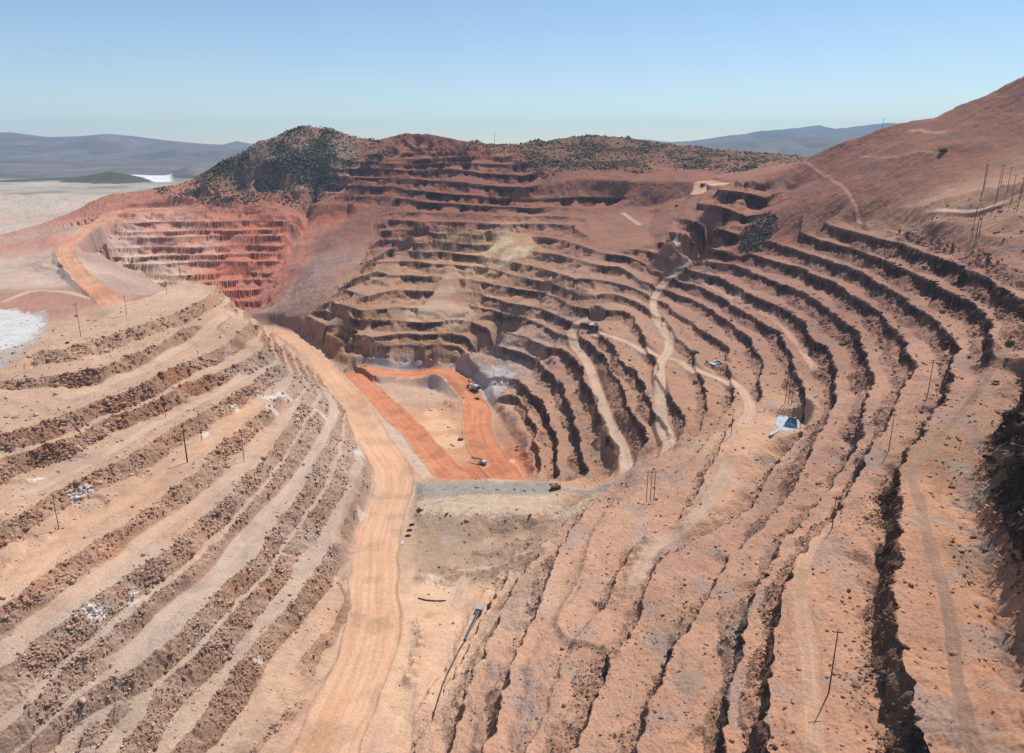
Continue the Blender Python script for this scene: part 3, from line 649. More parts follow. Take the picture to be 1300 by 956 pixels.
def colours(x, y, z, face, tal, M, P, t, wt, cross, along, rid, hill, n1, n2, n3):
    n = len(x); fl = np.zeros((n, 3), np.float32); rk = np.zeros((n, 3), np.float32)
    wx = (x + 26 * fbm(x, y, 60, 3, 71)).astype(np.float32); wy = (y + 26 * fbm(x, y, 60, 3, 72)).astype(np.float32)
    for s in range(0, n, 100000):
        e = min(n, s + 100000)
        d2 = (wx[s:e, None] - CP[None, :, 0]) ** 2 + (wy[s:e, None] - CP[None, :, 1]) ** 2 + 150.0
        ww = d2 ** -2.0; ww /= ww.sum(1, keepdims=True)
        fl[s:e] = ww @ CP[:, 2:5]; rk[s:e] = ww @ CP[:, 5:8]
    px_, py_ = x, y
    x = x + 0.8 * z; y = y + 0.9 * z
    v1 = fbm(x, y, 120, 3, 81); v2 = fbm(x, y, 22, 3, 83, 0.6); v3 = fbm(x, y, 7, 2, 85, 0.7)
    # strata and stains in the rock: warm and pale bands
    warm = sst(v1 + 0.5 * v2, 0.05, 0.5)[:, None]
    rk = rk * (1 + warm * np.array([0.14, 0.02, -0.06], np.float32)) * (0.86 * (1 + 0.35 * v3 + 0.22 * v2))[:, None]
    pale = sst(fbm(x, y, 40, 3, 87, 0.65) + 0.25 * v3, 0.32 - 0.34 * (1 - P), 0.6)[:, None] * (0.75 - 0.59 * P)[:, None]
    rk = rk * (1.08 - 0.58 * P)[:, None]  # dark rock off the left spur; deeper face shade put into its colour
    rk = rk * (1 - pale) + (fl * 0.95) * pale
    col = fl * (1 + 0.13 * v2 + 0.13 * v1 + 0.12 * v3)[:, None]
    hue = fbm(x, y, 42, 3, 617, 0.6) + 0.35 * v3                       # greyer and redder rock types mixed in the spoil
    g_ = (sst(hue, 0.1, 0.5) * 0.5 * (0.35 + 0.65 * P))[:, None]; o_ = (sst(-hue, 0.12, 0.5) * 0.5 * (0.35 + 0.65 * P))[:, None]
    lum = fl.mean(1, keepdims=True)
    col = col * (1 - g_) + lum * np.array([0.98, 0.80, 0.70], np.float32) * g_
    col = col * (1 - o_) + lum * np.array([1.55, 0.93, 0.60], np.float32) * o_
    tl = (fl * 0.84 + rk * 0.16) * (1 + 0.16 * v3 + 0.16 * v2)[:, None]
    streak = noise(x / 5.0 + 0.3 * v1, z * 0.02, 95)
    tl = tl * (1 + 0.08 * streak)[:, None]
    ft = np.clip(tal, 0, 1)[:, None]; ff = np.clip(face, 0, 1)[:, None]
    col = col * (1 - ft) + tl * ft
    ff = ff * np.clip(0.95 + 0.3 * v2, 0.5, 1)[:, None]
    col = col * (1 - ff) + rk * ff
    # dark stones strewn over talus and rubble
    st_ = sst(noise(x / 1.9, y / 1.9, 99) + 0.5 * noise(x / 0.9, y / 0.9, 98), 0.42, 0.62) * (0.34 + 0.6 * np.clip(tal + 0.5 * face, 0, 1)) * (1 - wt) * (0.25 + 1.1 * sst(fbm(x, y, 48, 3, 615), -0.25, 0.35))
    col = col * (1 - 0.5 * st_)[:, None]
    x, y = px_, py_
    for (bx, by, r, c, s, br) in BL:
        d = np.hypot(x - bx, y - by) / r
        k = np.nonzero(d < 1.8)[0]
        if not len(k): continue
        q = (1 - sst(d[k] + br * (v2[k] * 0.9 + v3[k] * 0.3), 0.65, 1.1)) * s
        c = np.array(c, np.float32) * (1 + 0.10 * v3[k] + 0.06 * v2[k])[:, None]
        col[k] = col[k] * (1 - q)[:, None] + c * q[:, None]
    for (W_, c, s_, wob) in CPOLY:
        k = np.nonzero((x > W_[:, 0].min() - 20) & (x < W_[:, 0].max() + 20) & (y > W_[:, 1].min() - 20) & (y < W_[:, 1].max() + 20))[0]
        if not len(k): continue
        i_ = in_poly(x[k] + wob * v2[k], y[k] + wob * v3[k], W_); k = k[i_]
        c = c * (1 + 0.12 * v3[k] + 0.14 * v2[k] + 0.1 * noise(x[k] / 30, y[k] / 4, 601))[:, None]
        col[k] = col[k] * (1 - s_) + c * s_
    for ri, R in enumerate(ROADS):
        k = np.nonzero(rid == ri)[0]
        if not len(k): continue
        a = np.array(R['col'], np.float32); b = np.array(R['col2'], np.float32)
        big = R['w'] > 15
        sk = noise(cross[k] * (5.5 if big else 2.2) + 0.35 * noise(along[k] / 60, cross[k], 3), along[k] / 140.0, 101 + ri) + 0.6 * noise(cross[k] * 11, along[k] / 90.0, 201 + ri)
        mixv = sst(sk + 0.35 * v2[k], -0.6, 0.6)[:, None]
        c = (a * (1 - mixv) + b * mixv) * (1 + 0.10 * v2[k] + 0.05 * v3[k] + 0.12 * v1[k] - 0.16 * sst(fbm(x[k], y[k], 38, 3, 611), 0.12, 0.4))[:, None]
        q = ((1 - sst(np.abs(cross[k]) + 0.16 * v2[k] + 0.10 * v3[k], 0.86, 1.1)) * (0.95 if big else 0.9 * np.clip(wt[k] * 1.5, 0, 1)))[:, None]
        col[k] = col[k] * (1 - q) + c * q
    col = np.clip(col, 0.02, 0.8)
    return col

# ------------------------------------------------------------------ the terrain mesh: rows follow the ground so steep faces get their share
import time; T0 = time.time()
NC, NR, NF = 1300, 800, 2600
tA = np.linspace(-1.03, 1.03, NC)                    # tangent of azimuth
def r_near(t): return 150.0
lr = np.linspace(math.log(150), math.log(3050), NF)
rf = np.exp(lr)
YY = np.empty((NC, NR), np.float32)
for c0 in range(0, NC, 130):
    cs = slice(c0, c0 + 130)
    X = (tA[cs, None] * rf[None, :]); Y = np.broadcast_to(rf[None, :], X.shape)
    zz = base_height(X.ravel(), Y.ravel(), False)[0].reshape(X.shape)
    dr = np.diff(rf)[None, :]; rm = 0.5 * (rf[1:] + rf[:-1])[None, :]
    th = np.arctan2(zz - CAM_H, rf[None, :]); run = np.maximum.accumulate(th, axis=1)   # detail where the ground is seen, less where it is hidden
    dens = np.diff(run, axis=1) + 0.16 * np.abs(np.diff(th, axis=1)) * (1 - sst(rm, 2150, 2400)) + 0.035 * dr / rm
    cum = np.cumsum(dens, axis=1); cum = np.c_[np.zeros(len(cum)), cum]
    cum /= cum[:, -1:]
    for i in range(cum.shape[0]):
        YY[c0 + i] = np.interp(np.linspace(0, 1, NR), cum[i], rf)
for _ in range(3):                                   # keep neighbouring columns in step
    p = np.cumsum(np.pad(YY.astype(np.float64), ((17, 16), (0, 0)), mode='edge'), axis=0); YY = ((p[33:] - p[:-33]) / 33)
    YY = np.vstack([YY[:1]] * (NC - len(YY)) + [YY]) if len(YY) < NC else YY
YY = YY.astype(np.float32)
XX = (YY * tA[:, None]).astype(np.float64).ravel(); YYr = YY.astype(np.float64).ravel()
R_ = height(XX, YYr, True)
ZZ = R_[0]
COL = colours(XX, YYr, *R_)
_ey, _ex = np.gradient(GE, CELL)
gxv = samp(_ex.astype(np.float32), XX, YYr); gyv = samp(_ey.astype(np.float32), XX, YYr); gl = np.hypot(gxv, gyv) + 1e-4
def crag(wl, sd): return noise(XX / wl, ZZ / (wl * 1.3), sd) + noise(YYr / wl, ZZ / (wl * 1.3), sd + 1)
hh = np.clip(samp(GH, XX, YYr) / 20.0, 0.6, 2.0)
amp = np.clip(R_[1], 0, 1) * R_[4] * (1 - R_[6]) * (1 - 0.75 * sst(np.hypot(XX, YYr), 1200, 1700))
dsp = amp * hh * (1.6 * np.clip(hh - 1.0, 0, 1) * crag(20.0, 713) + 1.5 * crag(9.0, 701) + 1.0 * crag(4.0, 705) + 0.5 * crag(2.0, 709))
XX = XX - gxv / gl * dsp; YYr = YYr - gyv / gl * dsp
face_a, tal_a, wt_a, rid_a, hill_a, cross_a = R_[1], R_[2], R_[6], R_[9], R_[10], R_[7]
print('terrain evaluated', time.time() - T0)

def ground(x, y): return float(height(np.array([x]), np.array([y]))[0])
def hit(u, v):
    rx, ry, rz = ray(u, v)
    s = np.exp(np.linspace(math.log(140), math.log(3300), 6000))
    xs, ys, zs = rx * s, ry * s, CAM_H + rz * s
    g = height(xs, ys); i = int(np.argmax(g > zs))
    if i == 0: i = len(s) - 1
    return Vector((xs[i], ys[i], float(g[i])))

# ------------------------------------------------------------------ materials
def mat_ground(name, rough=0.95, bump=0.6, scale=1.0, haze=False):
    m = bpy.data.materials.new(name); m.use_nodes = True; t = m.node_tree; b = t.nodes['Principled BSDF']
    b.inputs['Roughness'].default_value = rough
    b.inputs['Specular IOR Level'].default_value = 0.12
    at_ = t.nodes.new('ShaderNodeVertexColor'); at_.layer_name = 'Col'
    geo = t.nodes.new('ShaderNodeNewGeometry')
    n1 = t.nodes.new('ShaderNodeTexNoise'); n1.inputs['Scale'].default_value = 0.55 * scale; n1.inputs['Detail'].default_value = 6; n1.inputs['Roughness'].default_value = 0.68
    n2 = t.nodes.new('ShaderNodeTexVoronoi'); n2.inputs['Scale'].default_value = 0.32 * scale
    t.links.new(geo.outputs['Position'], n1.inputs['Vector']); t.links.new(geo.outputs['Position'], n2.inputs['Vector'])
    mr = t.nodes.new('ShaderNodeMapRange'); mr.inputs[1].default_value = 0.3; mr.inputs[2].default_value = 0.7; mr.inputs[3].default_value = 0.78; mr.inputs[4].default_value = 1.2
    t.links.new(n1.outputs['Fac'], mr.inputs[0])
    mx = t.nodes.new('ShaderNodeMix'); mx.data_type = 'RGBA'; mx.blend_type = 'MULTIPLY'; mx.inputs[0].default_value = 1.0
    t.links.new(at_.outputs['Color'], mx.inputs[6]); t.links.new(mr.outputs[0], mx.inputs[7])
    t.links.new(mx.outputs[2], b.inputs['Base Color'])
    ad = t.nodes.new('ShaderNodeMath'); ad.operation = 'ADD'
    t.links.new(n1.outputs['Fac'], ad.inputs[0]); t.links.new(n2.outputs['Distance'], ad.inputs[1])
    bp = t.nodes.new('ShaderNodeBump'); bp.inputs['Strength'].default_value = bump; bp.inputs['Distance'].default_value = 1.2 / scale
    t.links.new(ad.outputs[0], bp.inputs['Height']); t.links.new(bp.outputs['Normal'], b.inputs['Normal'])
    return m
M_ROCK = mat_ground('mine_rock', bump=0.55, scale=1.6)
M_ROAD = mat_ground('road_dirt', bump=0.2)
M_FAR = mat_ground('desert', bump=0.0, scale=0.01)

# ------------------------------------------------------------------ terrain objects
def grid_object(name, quads, mat, V, CC, smooth=True):
    used = np.unique(quads); remap = np.full(len(V), -1, np.int64); remap[used] = np.arange(len(used))
    q = remap[quads]
    me = bpy.data.meshes.new(name)
    me.vertices.add(len(used)); me.vertices.foreach_set('co', V[used].astype(np.float32).ravel())
    me.loops.add(q.size); me.loops.foreach_set('vertex_index', q.ravel().astype(np.int32))
    me.polygons.add(len(q)); me.polygons.foreach_set('loop_start', np.arange(0, q.size, 4, dtype=np.int32))
    me.polygons.foreach_set('use_smooth', np.full(len(q), smooth))
    me.update(calc_edges=True)
    ca = me.color_attributes.new('Col', 'FLOAT_COLOR', 'POINT')
    c4 = np.ones((len(used), 4), np.float32); c4[:, :3] = CC[used]
    ca.data.foreach_set('color', c4.ravel())
    me.materials.append(mat)
    o = bpy.data.objects.new(name, me); C.objects.link(o); o['kind'] = 'structure'
    return o
V = np.stack([XX, YYr, ZZ], 1)
idx = np.arange(NC * NR).reshape(NC, NR)
Q = np.stack([idx[:-1, :-1], idx[1:, :-1], idx[1:, 1:], idx[:-1, 1:]], -1).reshape(-1, 4)
qr = np.full(len(Q), -1)
onroad = (np.abs(cross_a) < 1.0) & (wt_a > 0.5)
qi = Q[:, 0]
for ri in range(4): qr[onroad[qi] & (rid_a[qi] == ri)] = ri
hq = (hill_a[qi] > 0.5) & (qr < 0); qr[hq] = 8
fq = (np.abs(ZZ[qi]) < 14) & (XX[qi] > -150) & (XX[qi] < 105) & (YYr[qi] > 330) & (YYr[qi] < 775) & (face_a[qi] < 0.3) & (tal_a[qi] < 0.3) & (qr < 0); qr[fq] = 9
grid_object('mine_terrain', Q[qr < 0], M_ROCK, V, COL, smooth=False)
grid_object('hill', Q[qr == 8], M_ROCK, V, COL, smooth=False)
grid_object('pit_floor', Q[qr == 9], M_ROCK, V, COL, smooth=False)
for ri in range(4):
    grid_object('haul_road', Q[qr == ri], M_ROAD, V, COL)
print('terrain built', time.time() - T0)

# ------------------------------------------------------------------ far country: plain and mountain ranges
RNG = []     # ranges: (u list, v list, distance, spread)
def far_height(x, y):
    r = np.hypot(x, y); z = np.full(x.shape, 168.0)
    u = U0 + F * (x / np.maximum(y, 1)) * (ct + 0.0) ** -1 * (ct * 1.0 + 0) * 0 + x * 0
    az = x / np.maximum(y, 1.0)
    def ridge(us, vs, dist, depth, rough, seed):
        # crest elevation as seen from the survey, built as a range at its own distance
        A = []; Hh = []
        for uu, vv in zip(us, vs):
            q = Pd(uu, vv, dist); A.append(q[0] / q[1]); Hh.append(q[2])
        cr_ = np.interp(az, A, Hh) - 168
        dy = (y - dist) / depth
        pr = 0.32 * np.clip(1 - np.abs(dy), 0, 1) + 0.68 * np.clip(1 - np.abs(dy) * 2.4, 0, 1) ** 1.1
        nn = 1 - np.abs(fbm(x * 1.6, y * 0.7, depth * 0.32, 5, seed, 0.58)) * 2
        return np.maximum(cr_, 0) * pr * (1 + rough * (nn - 0.6) * (1 - pr ** 3))
    z = z + 6 * fbm(x, y, 900, 4, 300) * sst(r, 3000, 6000)
    z = np.maximum(z, 168 + ridge([-400,-150,0,15,60,100,135,160,210,250,290,330,420,600],[180,172,168,168,174,173,170,172,178,182,184,190,205,225], 13000, 8700, 0.95, 310))
    z = np.maximum(z, 168 + ridge([240,280,300,320,360,420],[195,184,179,182,182,190], 17000, 2500, 0.4, 320))
    z = np.maximum(z, 168 + ridge([700,780,850,900,930,975,1010,1060,1110,1200,1500],[190,187,184,180,178,177,174,174,171,172,170], 10000, 3000, 0.5, 330))
    z = np.maximum(z, 168 + ridge([760,800,815,850,880,920,960,1000,1040,1060,1080,1130,1180,1300,1600],[190,178,176,180,178,172,166,163,158,163,160,155,158,150,150], 16500, 3500, 0.4, 340))
    z = np.maximum(z, 168 + ridge([70,85,110,140,160,185,200],[232,227,223,217,221,226,232], 4700, 500, 0.4, 350))
    z = np.maximum(z, 168 + ridge([195,215,240,255,280,300],[232,219,209,213,222,230], 5600, 700, 0.4, 360))
    return z
nc, nr = 420, 230
ta = np.linspace(-1.5, 1.5, nc); yr = np.exp(np.linspace(math.log(2960), math.log(20300), nr))
FX = (ta[:, None] * yr[None, :]).ravel(); FY = np.broadcast_to(yr[None, :], (nc, nr)).ravel().copy()
FZ = far_height(FX, FY)
FZ -= 6 * (1 - sst(FY, 2960, 3100))
fc = np.zeros((len(FX), 3), np.float32)
pl = np.array([0.42, 0.345, 0.265], np.float32); mt = np.array([0.15, 0.125, 0.105], np.float32); dk = np.array([0.085, 0.075, 0.05], np.float32); wh = np.array([0.66, 0.64, 0.61], np.float32)
k = sst(FZ, 172, 200)[:, None] + sst(FY + 300 * fbm(FX, FY, 800, 3, 405), 4700, 5300)[:, None]; k = np.clip(k, 0, 1)
fc = pl * (0.9 + 0.16 * fbm(FX, FY, 700, 4, 401) + 0.22 * noise(FX / 900, FY / 130, 407) - 0.25 * sst(fbm(FX, FY, 420, 3, 409), 0.2, 0.35))[:, None] * (1 - k) + mt * (1 + 0.45 * fbm(FX, FY, 900, 4, 402, 0.6))[:, None] * k
nd = (np.hypot(FX - Pd(130, 220, 4700)[0], (FY - 4700)) < 700) & (FZ > 174)
fc[nd] = dk
wl = (FX / FY > Pd(166, 220, 7400)[0] / 7400) & (FX / FY < Pd(216, 220, 7400)[0] / 7400) & (FY > 4700) & (FY < 5500) & (FZ < 190)
fc[wl] = wh
iq = np.arange(nc * nr).reshape(nc, nr)
FQ = np.stack([iq[:-1, :-1], iq[1:, :-1], iq[1:, 1:], iq[:-1, 1:]], -1).reshape(-1, 4)
far = grid_object('plain_and_mountains', FQ, M_FAR, np.stack([FX, FY, FZ], 1), fc)

# ------------------------------------------------------------------ haze: the air between here and the ranges
def box_mesh(name, lo, hi):
    me = bpy.data.meshes.new(name); bm = bmesh.new()
    bmesh.ops.create_cube(bm, size=1.0)
    for v in bm.verts:
        v.co = Vector([(lo[i] + hi[i]) / 2 + v.co[i] * (hi[i] - lo[i]) for i in range(3)])
    bm.to_mesh(me); bm.free(); return me
hz = bpy.data.objects.new('haze', box_mesh('haze', (-32000, -3000, -60), (32000, 20500, 1010))); C.objects.link(hz)
hz['kind'] = 'stuff'; hz['label'] = 'thin blue haze over the whole landscape'; hz['category'] = 'haze'
hm = bpy.data.materials.new('haze'); hm.use_nodes = True; t = hm.node_tree; t.nodes.clear()
pv = t.nodes.new('ShaderNodeVolumePrincipled'); pv.inputs['Color'].default_value = (0.44, 0.72, 1.0, 1); pv.inputs['Density'].default_value = 3.9e-5
pv.inputs['Anisotropy'].default_value = 0.0
om = t.nodes.new('ShaderNodeOutputMaterial'); t.links.new(pv.outputs[0], om.inputs['Volume'])
hz.data.materials.append(hm)

# ------------------------------------------------------------------ small helpers for things
def mat(name, col, rough=0.7, metal=0.0, var=0.15, scale=3.0, spec=0.3):
    m = bpy.data.materials.new(name); m.use_nodes = True; t = m.node_tree; b = t.nodes['Principled BSDF']
    b.inputs['Roughness'].default_value = rough; b.inputs['Metallic'].default_value = metal; b.inputs['Specular IOR Level'].default_value = spec
    tc = t.nodes.new('ShaderNodeTexCoord'); n = t.nodes.new('ShaderNodeTexNoise'); n.inputs['Scale'].default_value = scale; n.inputs['Detail'].default_value = 5
    r = t.nodes.new('ShaderNodeValToRGB')
    r.color_ramp.elements[0].position = 0.3; r.color_ramp.elements[1].position = 0.7
    r.color_ramp.elements[0].color = tuple(c * (1 - var) for c in col) + (1,); r.color_ramp.elements[1].color = tuple(min(1, c * (1 + var)) for c in col) + (1,)
    t.links.new(tc.outputs['Object'], n.inputs['Vector']); t.links.new(n.outputs['Fac'], r.inputs[0]); t.links.new(r.outputs[0], b.inputs['Base Color'])
    return m
MT = dict(wood=mat('weathered_timber', (0.085, 0.055, 0.04), 0.9), steel=mat('dark_steel', (0.07, 0.065, 0.06), 0.5, 0.4), tyre=mat('tyre_rubber', (0.02, 0.02, 0.02), 0.9),
          yellow=mat('machine_yellow', (0.30, 0.20, 0.06), 0.6), white=mat('white_paint', (0.75, 0.74, 0.72), 0.4), grey=mat('machine_grey', (0.30, 0.30, 0.30), 0.6),
          glass=mat('dark_glass', (0.03, 0.035, 0.04), 0.1, spec=0.6), liner=mat('pond_liner', (0.36, 0.38, 0.40), 0.6, var=0.1, scale=0.3), conc=mat('concrete', (0.48, 0.47, 0.45), 0.9),
          water=mat('pond_water', (0.006, 0.035, 0.06), 0.08, var=0.1, scale=0.1, spec=0.5), belt=mat('belt_rubber', (0.05, 0.05, 0.055), 0.8), orange=mat('ore_load', (0.36, 0.16, 0.09), 0.95),
          black=mat('black_pipe', (0.025, 0.025, 0.028), 0.5), bark=mat('bark', (0.10, 0.07, 0.05), 0.9), leaf=mat('leaf', (0.075, 0.10, 0.04), 0.8, var=0.35), rust=mat('rust_steel', (0.22, 0.10, 0.06), 0.8))
def bm_obj(name, bm, m, parent=None):
    me = bpy.data.meshes.new(name); bm.to_mesh(me); bm.free(); me.materials.append(m)
    o = bpy.data.objects.new(name, me); C.objects.link(o)
    if parent: o.parent = parent
    return o
def bx(bm, c, s, rx=0, ry=0, rz=0, taper=1.0):
    M4 = Matrix.Translation(c) @ Matrix.Rotation(rz, 4, 'Z') @ Matrix.Rotation(ry, 4, 'Y') @ Matrix.Rotation(rx, 4, 'X')
    r = bmesh.ops.create_cube(bm, size=1.0)
    for v in r['verts']:
        k = taper if v.co.z > 0 else 1.0
        v.co = M4 @ Vector((v.co.x * s[0] * k, v.co.y * s[1] * k, v.co.z * s[2]))
def cyl(bm, a, b, r0, r1=None, n=10):
    a = Vector(a); b = Vector(b); d = b - a; r1 = r0 if r1 is None else r1
    res = bmesh.ops.create_cone(bm, cap_ends=True, segments=n, radius1=r0, radius2=r1, depth=d.length)
    M4 = Matrix.Translation((a + b) / 2) @ d.to_track_quat('Z', 'Y').to_matrix().to_4x4()
    bmesh.ops.transform(bm, matrix=M4, verts=res['verts'])
def part(name, m, parent, *shapes):
    bm = bmesh.new()
    for f, a, k in shapes: f(bm, *a, **k)
    return bm_obj(name, bm, m, parent)
def B(*a, **k): return (bx, a, k)
def Y(*a, **k): return (cyl, a, k)
def thing(name, label, cat, loc=(0, 0, 0), rz=0.0, group=None):
    o = bpy.data.objects.new(name, None); C.objects.link(o); o.location = loc; o.rotation_euler = (0, 0, rz)
    o['label'] = label; o['category'] = cat
    if group: o['group'] = group
    return o

# ------------------------------------------------------------------ ponds, sumps, pipes
def poly_prism(name, m, parent, pts, z0, z1):
    bm = bmesh.new(); vs = [bm.verts.new((p[0], p[1], z0)) for p in pts]; f = bm.faces.new(vs)
    if f.normal.z < 0: f.normal_flip()
    bm.normal_update()
    if f.normal.z < 0: f.normal_flip()
    r = bmesh.ops.extrude_face_region(bm, geom=[f])
    for v in r['geom']:
        if isinstance(v, bmesh.types.BMVert): v.co.z = z1
    bmesh.ops.recalc_face_normals(bm, faces=bm.faces)
    return bm_obj(name, bm, m, parent)
ZP = 126.0
pd_ = thing('lined_pond', 'grey lined sump pond with dark blue water under three poles', 'pond', Pz(998, 536, ZP))
o0 = Vector(Pz(998, 536, ZP))
def rel(px, z): return [(Vector(Pz(u, v, z)) - o0).to_tuple() for u, v in px]
outer = rel([(981,538),(990,520),(997,515),(1013,517),(1017,528),(1015,546),(1000,549),(988,547)], ZP)
inner = rel([(994,542),(998,535),(1002,529.5),(1010,529.5),(1012,536),(1012,545),(1003,544)], ZP)
bm = bmesh.new()
def ring(pts, n, z):
    P_ = [Vector(p) for p in pts]; c = sum(P_, Vector()) / len(P_); out = []
    L_ = [0]
    for i in range(len(P_)): L_.append(L_[-1] + (P_[(i + 1) % len(P_)] - P_[i]).length)
    for j in range(n):
        q = L_[-1] * j / n
        i = max(k for k in range(len(P_)) if L_[k] <= q + 1e-6); f_ = (q - L_[i]) / (L_[i + 1] - L_[i]); v = P_[i].lerp(P_[(i + 1) % len(P_)], f_); v.z = z; out.append(v)
    k0 = min(range(n), key=lambda k: math.atan2(out[k].y - c.y, out[k].x - c.x)); return out[k0:] + out[:k0]
n_ = 24; rings = []
ic = sum((Vector(p) for p in inner), Vector()) / len(inner)
ro = ring(outer, n_, 0.6); ri_ = ring(inner, n_, 0.3)
top = [a.lerp(b, 0.22) for a, b in zip(ro, ri_)]
for v in top: v.z = 0.8
for v in ro: v.z = -0.6
for rg_ in (ro, top, ri_): rings.append([bm.verts.new(v) for v in rg_])
for a, b in zip(rings[:-1], rings[1:]):
    for j in range(n_): bm.faces.new((a[j], a[(j + 1) % n_], b[(j + 1) % n_], b[j]))
bmesh.ops.recalc_face_normals(bm, faces=bm.faces)
bm_obj('liner', bm, MT['liner'], pd_)
poly_prism('water', MT['water'], pd_, [v.to_tuple() for v in ri_], 0.2, 0.45)
poly_prism('inflow_apron', MT['liner'], pd_, rel([(976,551),(990,543),(993,545),(979,553)], ZP), -0.5, 0.45)
poly_prism('valve_slab', MT['white'], pd_, rel([(1008,517),(1013,517.5),(1012.5,522),(1008,521)], ZP), 0.3, 1.6)
def sump(u, v, z, label, sx, sy, ang):
    q = hit(u, v); t_ = thing('concrete_sump', label, 'sump', q, ang)
    part('basin_wall', MT['conc'], t_, B((-sx / 2, 0, 0.7), (1.2, sy, 2.6)), B((sx / 2, 0, 0.7), (1.2, sy, 2.6)), B((0, -sy / 2 + 0.6, 0.69), (sx - 1.2, 1.2, 2.58)), B((0, sy / 2 - 0.6, 0.69), (sx - 1.2, 1.2, 2.58)))
    part('apron', MT['liner'], t_, B((-sx * 0.95, 0, 0.15), (sx * 0.75, sy * 0.9, 0.9)))
    part('water', MT['water'], t_, B((0, 0, 0.55), (sx - 1.3, sy - 2.5, 0.5)))
sump(912, 461, 122, 'small pale concrete sump with dark water beside the bench road junction', 9, 12, 0.4)
sump(757, 413, 96, 'small grey walled sump at the bend of the highest pit bench road', 9, 13, -0.2)
def polyline_tube(name, m, parent, pts, r, n=8):
    bm = bmesh.new()
    for a, b in zip(pts[:-1], pts[1:]): cyl(bm, a, b, r, n=n)
    return bm_obj(name, bm, m, parent)
cv0 = hit(608, 779); cv1 = hit(590, 814)
cv = thing('conveyor', 'grey inclined conveyor at the foot of the right slope by the pit floor', 'conveyor', cv1)
d_ = cv0 - cv1; L_ = d_.length; ang = math.atan2(d_.y, d_.x); el = math.atan2(d_.z + 3, math.hypot(d_.x, d_.y)); cv.rotation_euler = (0, 0, ang)
part('truss', MT['grey'], cv, B((L_ / 2, 1.0, 2.2 + d_.z / 2), (L_, 0.35, 1.5), ry=-el), B((L_ / 2, -1.0, 2.2 + d_.z / 2), (L_, 0.35, 1.5), ry=-el))
part('belt', MT['belt'], cv, B((L_ / 2, 0, 3.0 + d_.z / 2), (L_ + 1, 1.6, 0.3), ry=-el))
for f_ in (0.15, 0.5, 0.85): part('leg', MT['grey'], cv, B((L_ * f_, 0, 0.6 + d_.z * f_), (0.5, 2.6, 2.8)))
part('hopper', MT['grey'], cv, B((L_ + 2.5, 0, 3.2 + d_.z), (5, 4.5, 4.5), taper=1.5), B((L_ + 2.5, 0, 0.5 + d_.z), (3, 3, 2)))
pts = [hit(u, v) + Vector((0, 0, 0.7)) for u, v in [(590,815),(583,826),(575,842),(568,856),(562,870),(556,890),(549,912)]]
pp = polyline_tube('pipeline', MT['black'], None, pts, 0.55); pp['label'] = 'thin black pipeline running down beside the pit floor from the conveyor'; pp['category'] = 'pipeline'
pts = [hit(u, v) + Vector((0, 0, 0.6)) for u, v in [(531,760),(540,762.5),(553,763.5),(566,763)]]
pp = polyline_tube('pipe', MT['black'], None, pts, 0.6); pp['label'] = 'short dark pipe lying across the pit floor east of the haul road'; pp['category'] = 'pipe'

# ------------------------------------------------------------------ power poles
def pole(u0, v0, u1, v1, label, arms=1, thick=0.34, group=None, base=None):
    q = hit(u1, v1) if base is None else base
    hgt = max(9.0, Pd(u0, v0, q.y)[2] - q.z)
    t_ = thing('power_pole', label, 'pole', q, rng.uniform(-0.5, 0.5), group)
    part('shaft', MT['wood'], t_, Y((0, 0, -1.5), (0, 0, hgt), thick, thick * 0.6, n=8))
    for k in range(arms):
        zz = hgt - 1.2 - 2.2 * k
        part('crossarm', MT['wood'], t_, B((0, 0.25, zz), (4.4, 0.28, 0.34)))
        for xx in (-2.0, 0.9, 2.0): part('insulator', MT['grey'], t_, Y((xx, 0.25, zz + 0.1), (xx, 0.25, zz + 0.75), 0.14, 0.10, n=6))
    return t_
pole(209,496,210.5,530, 'timber pole at the roadside left of the spur double bench')
pole(253,521,256,559, 'timber pole standing just above the white patched bench on the spur')
pole(235,546,238,587, 'thick paired timber pole on the orange spur bench', 2, 0.75)
pole(307,547,310,586, 'timber pole with crossarm shadow lowest of the middle spur poles')
pole(71,628,75,672, 'timber pole on the wide orange bench at far left')
pole(98,385,103,428, 'tall timber pole at the left end of the spur plateau')
pole(159,375,161,400, 'timber pole in the middle of the spur plateau track')
pole(211,357,212,374, 'short timber pole near the back rim of the spur plateau')
pole(228,325,229,352, 'thick tall timber pole on the spur tip beside the green bush', 2, 0.8)
pole(253,330,254,351, 'thin timber pole on the spur tip right of the green bush')
pole(293,370,295,391, 'timber pole on the upper spur road end')
pole(1057,800,1052,880, 'tall timber pole at the bottom edge of the right slope')
pole(1059,630,1056,672, 'bent shadowed timber pole beside the orange bench road on the right slope')
pole(1131,525,1128,573, 'timber pole on the right slope below the bowl corner')
pole(1183,456,1177,505, 'timber pole highest on the right slope near the bowl corner')
for i, (a, b) in enumerate([(822.5,820.5),(827,825.5),(831.5,830)]):
    pole(a, 598, b, 637 - i * 0.6, ['left', 'middle', 'right'][i] + ' pole of the three on the wide pale bench', 1, 0.36, 'three poles on the wide bench')
for i, (a, b) in enumerate([(998,996.5),(1002,1000.5),(1006,1004.5)]):
    pole(a, 472, b, 513 + i * 0.5, ['left', 'middle', 'right'][i] + ' pole of the three behind the lined pond', 1, 0.36, 'three poles behind the pond')
pole(928,519,928,553, 'single timber pole on rubble left of the pond pad')
pole(876,328,876,349, 'timber pole at the upper road bend below the red chute')
pole(827,359,827,376, 'short timber pole left of the winding bench road')
